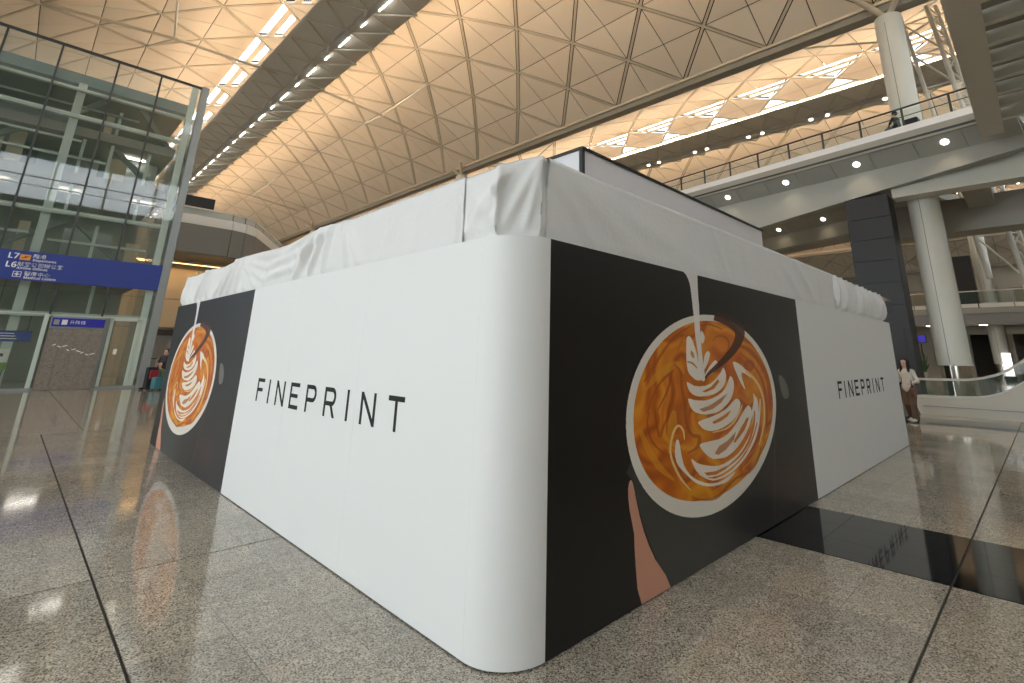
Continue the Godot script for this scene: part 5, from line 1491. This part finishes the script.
# ---------------------------------------------------------------- people
func field(p: Vector3, bones: Array) -> Vector2:
	var d := 1e9
	var best := 1e9
	var which := 0
	for k in bones.size():
		var b: Array = bones[k]
		var a: Vector3 = b[0]
		var ab: Vector3 = b[4]
		var t := clampf((p - a).dot(ab) * b[5], 0.0, 1.0)
		var e := p.distance_to(a + ab * t) - lerpf(b[2], b[3], t)
		if e < best:
			best = e
			which = k
		var h := maxf(0.045 - absf(d - e), 0.0) / 0.045
		d = minf(d, e) - h * h * 0.045 * 0.25
	return Vector2(d, which)


# bones: [from, to, radius, radius, colour]; one skin over all of them (surface nets)
func body_mesh(raw: Array, cell: float, extra: Callable) -> ArrayMesh:
	var bones := []
	var lo := Vector3.ONE * 1e9
	var hi := -lo
	for b in raw:
		var ab: Vector3 = b[1] - b[0]
		bones.append([b[0], b[1], b[2], b[3], ab, 1.0 / maxf(ab.length_squared(), 1e-8), b[4]])
		for e in [b[0], b[1]]:
			var r := maxf(b[2], b[3]) + cell * 2
			lo = lo.min(e - Vector3.ONE * r)
			hi = hi.max(e + Vector3.ONE * r)
	var nx := int((hi.x - lo.x) / cell) + 2
	var ny := int((hi.y - lo.y) / cell) + 2
	var nz := int((hi.z - lo.z) / cell) + 2
	var f := PackedFloat32Array()
	f.resize(nx * ny * nz)
	for z in nz:
		for y in ny:
			for x in nx:
				f[(z * ny + y) * nx + x] = field(lo + Vector3(x, y, z) * cell, bones).x
	var at := {}
	var pos := []
	var cols := []
	var norms := []
	for z in nz - 1:
		for y in ny - 1:
			for x in nx - 1:
				var s := Vector3.ZERO
				var cnt := 0
				for e in [[0, 0, 0, 1, 0, 0], [0, 1, 0, 1, 1, 0], [0, 0, 1, 1, 0, 1], [0, 1, 1, 1, 1, 1], [0, 0, 0, 0, 1, 0], [1, 0, 0, 1, 1, 0], [0, 0, 1, 0, 1, 1], [1, 0, 1, 1, 1, 1], [0, 0, 0, 0, 0, 1], [1, 0, 0, 1, 0, 1], [0, 1, 0, 0, 1, 1], [1, 1, 0, 1, 1, 1]]:
					var va := f[((z + e[2]) * ny + y + e[1]) * nx + x + e[0]]
					var vb := f[((z + e[5]) * ny + y + e[4]) * nx + x + e[3]]
					if (va < 0) != (vb < 0):
						s += Vector3(e[0], e[1], e[2]).lerp(Vector3(e[3], e[4], e[5]), va / (va - vb))
						cnt += 1
				if cnt > 0:
					var p := lo + (Vector3(x, y, z) + s / cnt) * cell
					at[(z * ny + y) * nx + x] = pos.size()
					pos.append(p)
					var q := field(p, bones)
					cols.append(bones[int(q.y)][6])
					norms.append(Vector3(field(p + Vector3(0.004, 0, 0), bones).x - q.x, field(p + Vector3(0, 0.004, 0), bones).x - q.x, field(p + Vector3(0, 0, 0.004), bones).x - q.x).normalized())
	var g := Geo.new()
	g.coloured = true
	var strides := [1, nx, nx * ny]
	for key in at:
		var x: int = key % nx
		var y: int = (key / nx) % ny
		var z: int = key / (nx * ny)
		for ax in 3:
			var b1: int = (ax + 1) % 3
			var b2: int = (ax + 2) % 3
			var c := [x, y, z]
			if c[b1] == 0 or c[b2] == 0:
				continue
			var va := f[key]
			var vb := f[key + strides[ax]]
			if (va < 0) == (vb < 0):
				continue
			var q := [key, key - strides[b1], key - strides[b1] - strides[b2], key - strides[b2]]
			if not (at.has(q[1]) and at.has(q[2]) and at.has(q[3])):
				continue
			var ids := q.map(func(k): return at[k])
			var mean := Vector3.ZERO
			for i in ids:
				mean += norms[i]
			var geo: Vector3 = (pos[ids[2]] - pos[ids[0]]).cross(pos[ids[1]] - pos[ids[0]])
			for k in ([0, 1, 2, 0, 2, 3] if geo.dot(mean) >= 0.0 else [0, 2, 1, 0, 3, 2]):
				g.tint = cols[ids[k]]
				g.vert(pos[ids[k]], norms[ids[k]])
	extra.call(g)
	return g.mesh()


func lin(r: int, g: int, b: int) -> Color:
	return colour(r, g, b).srgb_to_linear()


func hand(g: Geo, wrist: Vector3, dir: Vector3, side: Vector3, skin: Color):
	g.tint = skin
	for k in 4:
		var root := wrist + dir * 0.075 + side * (0.026 - 0.017 * k)
		var bend := dir.cross(side).normalized() * 0.012
		var l: float = [0.034, 0.038, 0.036, 0.028][k]
		g.tube(root, root + dir * l + bend * 0.5, 0.009, 0.008, 6)
		g.tube(root + dir * l + bend * 0.5, root + dir * l * 1.8 + bend * 2.0, 0.008, 0.006, 6)
	g.tube(wrist + dir * 0.03 + side * 0.03, wrist + dir * 0.075 + side * 0.055, 0.011, 0.008, 6)


func face(g: Geo, head: Vector3, fwd: Vector3, skin: Color):
	var right := fwd.cross(Vector3.UP).normalized()
	g.tint = skin
	g.tube(head + fwd * 0.085 + Vector3.UP * 0.015, head + fwd * 0.112 - Vector3.UP * 0.03, 0.01, 0.014, 6)
	for s in [-1.0, 1.0]:
		g.ball(head + right * 0.078 * s - Vector3.UP * 0.01, Vector3(0.016, 0.03, 0.02), 6, 4)
	g.tint = lin(30, 22, 20)
	for s in [-1.0, 1.0]:
		g.ball(head + fwd * 0.084 + right * 0.032 * s + Vector3.UP * 0.012, Vector3(0.012, 0.007, 0.012), 6, 4)
	g.tint = lin(150, 84, 78)
	g.tube(head + fwd * 0.088 - Vector3.UP * 0.055 - right * 0.022, head + fwd * 0.088 - Vector3.UP * 0.055 + right * 0.022, 0.007, 0.007, 6)


func hair_cap(parent: Node3D, head: Vector3, fwd: Vector3, long: float):
	var g := Geo.new()
	g.ball(head - fwd * 0.035 + Vector3.UP * 0.05, Vector3(0.118, 0.118, 0.12), 14, 9)
	if long > 0.0:
		var right := fwd.cross(Vector3.UP).normalized()
		for k in 9:
			var a := -1.75 + 3.5 * k / 8.0
			var d := -fwd * cos(a) + right * sin(a)
			g.tube(head + d * 0.075 + Vector3.UP * 0.02, head + d * 0.1 - Vector3.UP * long * (0.9 + 0.1 * cos(k * 2.1)), 0.045, 0.03, 8)
		for s in [-1.0, 1.0]:
			g.tube(head + right * 0.085 * s + fwd * 0.02 + Vector3.UP * 0.05, head + right * 0.105 * s + fwd * 0.06 - Vector3.UP * long * 0.7, 0.05, 0.035, 8)
	part(g, M.hair, "hair", parent)


func standing(label: String, where: Vector3, turn: float, tall: float, top: Color, legs: Color, skin: Color, long_hair: float, pose: int) -> Node3D:
	# figure faces local +z, 1.7 m before scaling
	var t := thing("person", label, "person", where, turn)
	var shoe := lin(226, 222, 214) if pose == 0 else lin(40, 38, 38)
	var head := Vector3(0, 1.57, 0.02)
	var lw := Vector3(0.2, 1.05, 0.2) if pose == 0 else Vector3(0.27, 0.86, 0.08)
	var rw := Vector3(-0.16, 1.12, 0.24) if pose == 0 else Vector3(-0.27, 0.86, 0.06)
	var le := Vector3(0.25, 1.1, -0.02)
	var re := Vector3(-0.25, 1.1, -0.02)
	var lf := Vector3(0.1, 0.05, 0.12)
	var rf := Vector3(-0.1, 0.05, -0.1)
	var lk := Vector3(0.1, 0.47, 0.1)
	var rk := Vector3(-0.1, 0.47, 0.03)
	var wide := 0.02 if pose == 0 else 0.0
	var bones := [
		[Vector3(0, 1.52, 0.0), Vector3(0, 1.62, 0.01), 0.083, 0.09, skin],
		[Vector3(0, 1.38, -0.01), Vector3(0, 1.5, 0.0), 0.052, 0.05, skin],
		[Vector3(-0.13, 1.36, -0.01), Vector3(0.13, 1.36, -0.01), 0.075, 0.075, top],
		[Vector3(0, 1.3, 0.0), Vector3(0, 1.08, 0.0), 0.135, 0.125, top],
		[Vector3(0, 1.08, 0.0), Vector3(0, 0.94, 0.0), 0.13, 0.15, top],
		[Vector3(-0.07, 0.9, 0.0), Vector3(0.07, 0.9, 0.0), 0.12, 0.12, legs],
		[Vector3(0.17, 1.36, -0.01), le, 0.058, 0.048, top], [Vector3(-0.17, 1.36, -0.01), re, 0.058, 0.048, top],
		[le, lw, 0.046, 0.034, top if pose == 0 else skin], [re, rw, 0.046, 0.034, top if pose == 0 else skin],
		[Vector3(0.09, 0.86, 0.0), lk, 0.095 + wide, 0.065 + wide, legs], [Vector3(-0.09, 0.86, 0.0), rk, 0.095 + wide, 0.065 + wide, legs],
		[lk, lf + Vector3(0, 0.08, -0.03), 0.062 + wide, 0.045 + wide * 1.5, legs], [rk, rf + Vector3(0, 0.08, -0.03), 0.062 + wide, 0.045 + wide * 1.5, legs],
		[lf, lf + Vector3(0, -0.008, 0.15), 0.048, 0.038, shoe], [rf, rf + Vector3(0, -0.008, 0.15), 0.048, 0.038, shoe],
		[lw, lw + (lw - le).normalized() * 0.07, 0.033, 0.03, skin], [rw, rw + (rw - re).normalized() * 0.07, 0.033, 0.03, skin]]
	var extra := func(g: Geo):
		face(g, head, Vector3.BACK, skin)
		hand(g, lw, (lw - le).normalized(), Vector3(-1, 0, 0) if pose == 0 else Vector3(0, 0, 1), skin)
		hand(g, rw, (rw - re).normalized(), Vector3(1, 0, 0) if pose == 0 else Vector3(0, 0, 1), skin)
	put(body_mesh(bones, 0.022, extra), M.skin_cloth, "body", t)
	hair_cap(t, Vector3(0, 1.58, 0.0), Vector3.BACK, long_hair)
	t.scale = Vector3.ONE * tall / 1.7
	return t


func sitting(label: String, where: Vector3, turn: float, seat: float, top: Color, legs: Color, skin: Color, long_hair: float, knees_up: float) -> Node3D:
	# sits at height seat above its origin, faces local +z
	var t := thing("person", label, "person", where, turn)
	var s := Vector3(0, seat, 0)
	var head := s + Vector3(0, 0.72, 0.06)
	var lk := s + Vector3(0.13, 0.08 + knees_up, 0.42)
	var rk := s + Vector3(-0.12, 0.08 + knees_up, 0.42)
	var lf := Vector3(0.13, 0.05, 0.55)
	var rf := Vector3(-0.12, 0.05, 0.62)
	var le := s + Vector3(0.25, 0.3, 0.1)
	var re := s + Vector3(-0.25, 0.3, 0.1)
	var lw := s + Vector3(0.1, 0.2, 0.34)
	var rw := s + Vector3(-0.08, 0.22, 0.34)
	var bones := [
		[head + Vector3(0, -0.04, 0), head + Vector3(0, 0.05, 0.01), 0.083, 0.09, skin],
		[s + Vector3(0, 0.52, 0.02), s + Vector3(0, 0.66, 0.05), 0.052, 0.05, skin],
		[s + Vector3(-0.13, 0.5, 0.02), s + Vector3(0.13, 0.5, 0.02), 0.075, 0.075, top],
		[s + Vector3(0, 0.46, 0.01), s + Vector3(0, 0.2, -0.02), 0.135, 0.13, top],
		[s + Vector3(-0.06, 0.13, 0.0), s + Vector3(0.06, 0.13, 0.0), 0.13, 0.13, legs],
		[s + Vector3(0.17, 0.5, 0.02), le, 0.058, 0.048, top], [s + Vector3(-0.17, 0.5, 0.02), re, 0.058, 0.048, top],
		[le, lw, 0.046, 0.034, top], [re, rw, 0.046, 0.034, top],
		[s + Vector3(0.09, 0.1, 0.02), lk, 0.092, 0.068, legs], [s + Vector3(-0.09, 0.1, 0.02), rk, 0.092, 0.068, legs],
		[lk, lf + Vector3(0, 0.07, -0.04), 0.062, 0.045, legs], [rk, rf + Vector3(0, 0.07, -0.04), 0.062, 0.045, legs],
		[lf, lf + Vector3(0, -0.008, 0.14), 0.048, 0.038, lin(40, 38, 38)], [rf, rf + Vector3(0, -0.008, 0.14), 0.048, 0.038, lin(40, 38, 38)],
		[lw, lw + (lw - le).normalized() * 0.06, 0.033, 0.03, skin], [rw, rw + (rw - re).normalized() * 0.06, 0.033, 0.03, skin]]
	var extra := func(g: Geo):
		face(g, head, Vector3.BACK, skin)
		hand(g, lw, (lw - le).normalized(), Vector3(-1, 0, 0), skin)
		hand(g, rw, (rw - re).normalized(), Vector3(1, 0, 0), skin)
	put(body_mesh(bones, 0.022, extra), M.skin_cloth, "body", t)
	hair_cap(t, head + Vector3(0, 0.01, -0.02), Vector3.BACK, long_hair)
	return t


func rounded_case(parent: Node3D, c: Vector3, size: Vector3, m: Material, called: String):
	var g := Geo.new()
	var r := 0.05
	var o := PackedVector2Array()
	for k in 16:
		var a := TAU * (k + 0.5) / 16.0
		o.append(Vector2(signf(cos(a)) * (size.x / 2 - r) + cos(a) * r, signf(sin(a)) * (size.y / 2 - r) + sin(a) * r))
	g.slab(o, c - Vector3(0, 0, size.z / 2), Vector3.RIGHT, Vector3.UP, Vector3(0, 0, size.z))
	part(g, m, called, parent)


func people():
	standing("person with long dark hair in white shirt and brown trousers walking", Vector3(18.4, 0, -3.05), -1.9, 1.72, lin(226, 220, 210), lin(118, 96, 78), lin(222, 186, 164), 0.34, 0)
	var bag := thing("tote_bag", "small brown bag held by the person in white shirt", "bag", Vector3(18.12, 0.72, -2.92))
	rounded_case(bag, Vector3(0, 0.1, 0), Vector3(0.26, 0.22, 0.1), M.brown_leather, "pouch")
	tube_part(Vector3(-0.08, 0.2, 0), Vector3(0, 0.42, 0), 0.012, M.dark_cloth, "strap", bag, 6)
	tube_part(Vector3(0.08, 0.2, 0), Vector3(0, 0.42, 0), 0.012, M.dark_cloth, "strap", bag, 6)
	# seated on the footbridge kerb, legs inside the bridge
	sitting("person in black clothes sitting on the footbridge kerb", Vector3(26.22, 11.56, -3.1), 2.6, 0.34, lin(26, 26, 30), lin(24, 24, 28), lin(190, 146, 120), 0.0, 0.02)
	var bp := thing("backpack", "black backpack lying beside the person on the footbridge", "bag", Vector3(26.12, 11.9, -2.5), 1.4)
	rounded_case(bp, Vector3(0, 0.13, 0), Vector3(0.5, 0.26, 0.34), M.dark_cloth, "pouch")
	rounded_case(bp, Vector3(0, 0.12, 0.2), Vector3(0.34, 0.18, 0.08), M.dark_cloth, "pocket")
	# beside the glass building: a trolley with cases, one person crouching, one standing
	sitting("person in green top sitting low beside the luggage by the hoarding", Vector3(4.8, 0, -27.75), -0.9, 0.22, lin(74, 92, 64), lin(48, 50, 60), lin(206, 160, 136), 0.12, 0.2)
	standing("person in dark clothes standing behind the luggage by the hoarding", Vector3(5.05, 0, -28.9), -0.6, 1.62, lin(60, 58, 62), lin(40, 42, 52), lin(206, 160, 136), 0.0, 1)
	var c := thing("suitcase", "teal suitcase lying on the floor beside the glass building", "suitcase", Vector3(4.66, 0, -26.6), 0.3)
	rounded_case(c, Vector3(0, 0.3, 0), Vector3(0.55, 0.46, 0.32), M.teal_shell, "shell")
	for x in [-0.2, 0.2]:
		for z in [-0.1, 0.1]:
			tube_part(Vector3(x - 0.015, 0.035, z), Vector3(x + 0.015, 0.035, z), 0.035, M.dark_cloth, "wheel", c, 10)
			tube_part(Vector3(x, 0.04, z), Vector3(x, 0.1, z), 0.012, M.dark_cloth, "caster", c, 6)
	tube_part(Vector3(-0.12, 0.53, 0), Vector3(0.12, 0.53, 0), 0.015, M.dark_cloth, "handle", c, 6)
	var d := thing("suitcase", "tall black suitcase with red bag strapped on, by the glass building", "suitcase", Vector3(4.36, 0, -27.0), 0.2)
	rounded_case(d, Vector3(0, 0.5, 0), Vector3(0.34, 0.82, 0.28), M.dark_cloth, "shell")
	rounded_case(d, Vector3(0.02, 0.62, 0.2), Vector3(0.28, 0.36, 0.12), M.red_cloth, "front_bag")
	for x in [-0.11, 0.11]:
		tube_part(Vector3(x, 0.04, 0.08), Vector3(x, 0.12, 0.08), 0.03, M.dark_cloth, "wheel", d, 8)
		tube_part(Vector3(x, 0.04, -0.08), Vector3(x, 0.12, -0.08), 0.03, M.dark_cloth, "wheel", d, 8)
		tube_part(Vector3(x, 0.9, -0.08), Vector3(x, 1.25, -0.08), 0.012, M.grey_aluminium, "handle_tube", d, 6)
	tube_part(Vector3(-0.11, 1.25, -0.08), Vector3(0.11, 1.25, -0.08), 0.018, M.dark_cloth, "handle_grip", d, 6)


# ---------------------------------------------------------------- the hall's outer walls
func shell():
	# window wall on the -x side: glass between mullions on a low sill
	var xw := XWALL
	var w := thing("window_1", "tall glazed curtain wall along the window side of the hall", "window wall", Vector3(xw, 0, 0), 0.0, "", "structure")
	box_part(Vector3(0, 0.3, -46), Vector3(0.5, 0.6, 120), M.concrete, "sill", w)
	var z := 13.5
	while z > -106.0:
		box_part(Vector3(0, 10.5, z), Vector3(0.45, 20.4, 0.22), M.white_steel, "mullion", w)
		box_part(Vector3(0.0, 10.4, z - BAY / 2), Vector3(0.03, 19.6, BAY - 0.24), M.skylight_glass, "pane", w)
		z -= BAY
	for y in [5.0, 10.0, 15.0]:
		box_part(Vector3(0, y, -46), Vector3(0.25, 0.2, 119), M.white_steel, "transom", w)
	var b := thing("wall_back", "plain beige end wall far beyond the glass building", "wall", Vector3.ZERO, 0.0, "", "structure")
	box_part(Vector3(46, 13, -106.4), Vector3(174, 26.5, 0.5), M.terminal_wall, "wall_panel", b)
	var r := thing("wall_right", "beige wall at the far side of the hall", "wall", Vector3.ZERO, 0.0, "", "structure")
	box_part(Vector3(132.4, 13, -46), Vector3(0.5, 26.5, 121), M.terminal_wall, "wall_panel", r)
	# end wall behind the photographer: solid below, clerestory glass above
	var f := thing("wall_front", "end wall with a clerestory of glass under the vaults", "wall", Vector3.ZERO, 0.0, "", "structure")
	box_part(Vector3(46, 8.1, 14.0), Vector3(174, 16.2, 0.5), M.terminal_wall, "wall_panel", f)
	box_part(Vector3(46, 23.4, 14.0), Vector3(174, 5.8, 0.5), M.terminal_wall, "wall_panel", f)
	var x := -39.0
	while x < 131.0:
		box_part(Vector3(x, 18.35, 14.0), Vector3(0.2, 4.3, 0.4), M.white_steel, "mullion", f)
		box_part(Vector3(x + 2.15, 18.35, 14.0), Vector3(4.0, 4.25, 0.03), M.skylight_glass, "pane", f)
		x += 4.3


const XWALL := -22.8


func _ready():
	# camera: the photograph's lens is shifted, so its centre lies above the middle of the frame
	var cam := Camera3D.new()
	cam.name = "camera"
	add_child(cam)
	cam.projection = Camera3D.PROJECTION_FRUSTUM
	cam.near = 0.1
	cam.far = 400.0
	cam.size = 683.0 / FOCAL * cam.near
	cam.frustum_offset = Vector2((512.0 - PRINCIPAL.x) / FOCAL, -(341.5 - PRINCIPAL.y) / FOCAL) * cam.near
	cam.transform = Transform3D(Basis(Vector3(axis_x.x, axis_y.x, axis_z.x), -Vector3(axis_x.y, axis_y.y, axis_z.y), -Vector3(axis_x.z, axis_y.z, axis_z.z)).orthonormalized(), EYE)
	cam.current = true
	# overcast sky, no sun
	var we := WorldEnvironment.new()
	we.name = "world"
	var env := Environment.new()
	var sky := Sky.new()
	var sm := ProceduralSkyMaterial.new()
	sm.sky_top_color = Color(0.87, 0.915, 0.95)
	sm.sky_horizon_color = Color(0.94, 0.96, 0.97)
	sm.sky_curve = 0.2
	sm.ground_bottom_color = Color(0.42, 0.43, 0.43)
	sm.ground_horizon_color = Color(0.6, 0.62, 0.62)
	sm.sun_angle_max = 1.0
	sm.sky_energy_multiplier = 1.0
	sm.ground_energy_multiplier = 1.0
	sky.sky_material = sm
	env.background_mode = Environment.BG_SKY
	env.sky = sky
	env.background_energy_multiplier = SKY_ENERGY
	env.ambient_light_source = Environment.AMBIENT_SOURCE_DISABLED
	env.tonemap_mode = Environment.TONE_MAPPER_LINEAR
	env.tonemap_exposure = EXPOSURE
	env.sdfgi_enabled = true
	env.ssao_enabled = true
	env.ssil_enabled = true
	we.environment = env
	add_child(we)

	materials()
	build_floor()
	shell()
	var z0 := -17
	var roof := vault("ceiling", "diagrid barrel vault over the hoarding with triangular tan panels", CROWN, z0, 4, 300)
	ties(roof, CROWN, [1.0, -5.5, -12.0])
	roof = vault("ceiling", "second diagrid barrel vault beyond the valley, above the footbridge", CROWN + PERIOD, z0, 4, 300)
	ties(roof, CROWN + PERIOD, [1.0, -5.5, -12.0])
	vault("ceiling", "third barrel vault far beyond the footbridges", CROWN + PERIOD * 2, z0, 4, 200)
	vault("ceiling", "fourth barrel vault along the far wall of the hall", CROWN + PERIOD * 3, z0, 4, 100)
	vault("ceiling", "barrel vault over the window side of the hall", CROWN - PERIOD, z0, 4, 0)
	for k in 5:
		var x := CROWN - PERIOD * 1.5 + PERIOD * (k + 1)
		var v := thing("trim_%d" % (k + 1), ["grey gutter beam in the valley over the glass building", "grey gutter beam in the valley above the round columns", "grey gutter beam in the far valley beyond the footbridge", "grey gutter beam in the valley before the far wall", "grey gutter beam along the far wall"][k], "gutter beam", Vector3(x, 0, 0), 0.0, "", "structure")
		box_part(Vector3(0, 19.72, -46.5), Vector3(0.7, 0.42, 119.5), M.gutter, "gutter", v)
		box_part(Vector3(0, 19.96, -46.5), Vector3(1.0, 0.1, 119.5), M.roof_rib, "flange", v)
	reflector("long grey light reflector with tube lights hung under the nearer vault", CROWN, 13.0, -105.0, true)
	reflector("long grey light reflector with round spotlights hung under the second vault", CROWN + PERIOD, 13.0, -105.0, false)
	reflector("long grey light reflector hung under the third vault beyond the footbridges", CROWN + PERIOD * 2, 13.0, -105.0, false)
	hoarding()
	tarps()
	facade()
	balcony()
	for k in 3:
		roof_column(["tall round roof column rising past the footbridge next to the charcoal pillar", "round roof column hidden behind the hoarding sheets", "round roof column deep in the hall beyond the hoarding"][k], 28.9, [-2.95, -40.3, -77.6][k], 19.4)
	for k in 2:
		roof_column(["round roof column on the far gallery beyond the footbridge", "round roof column in the far valley behind the second footbridge"][k], 28.9 + PERIOD, [-2.95, -40.3][k], 19.4)
	bridges()
	right_side()
	people()


const SKY_ENERGY := 5.0
const EXPOSURE := 1.22
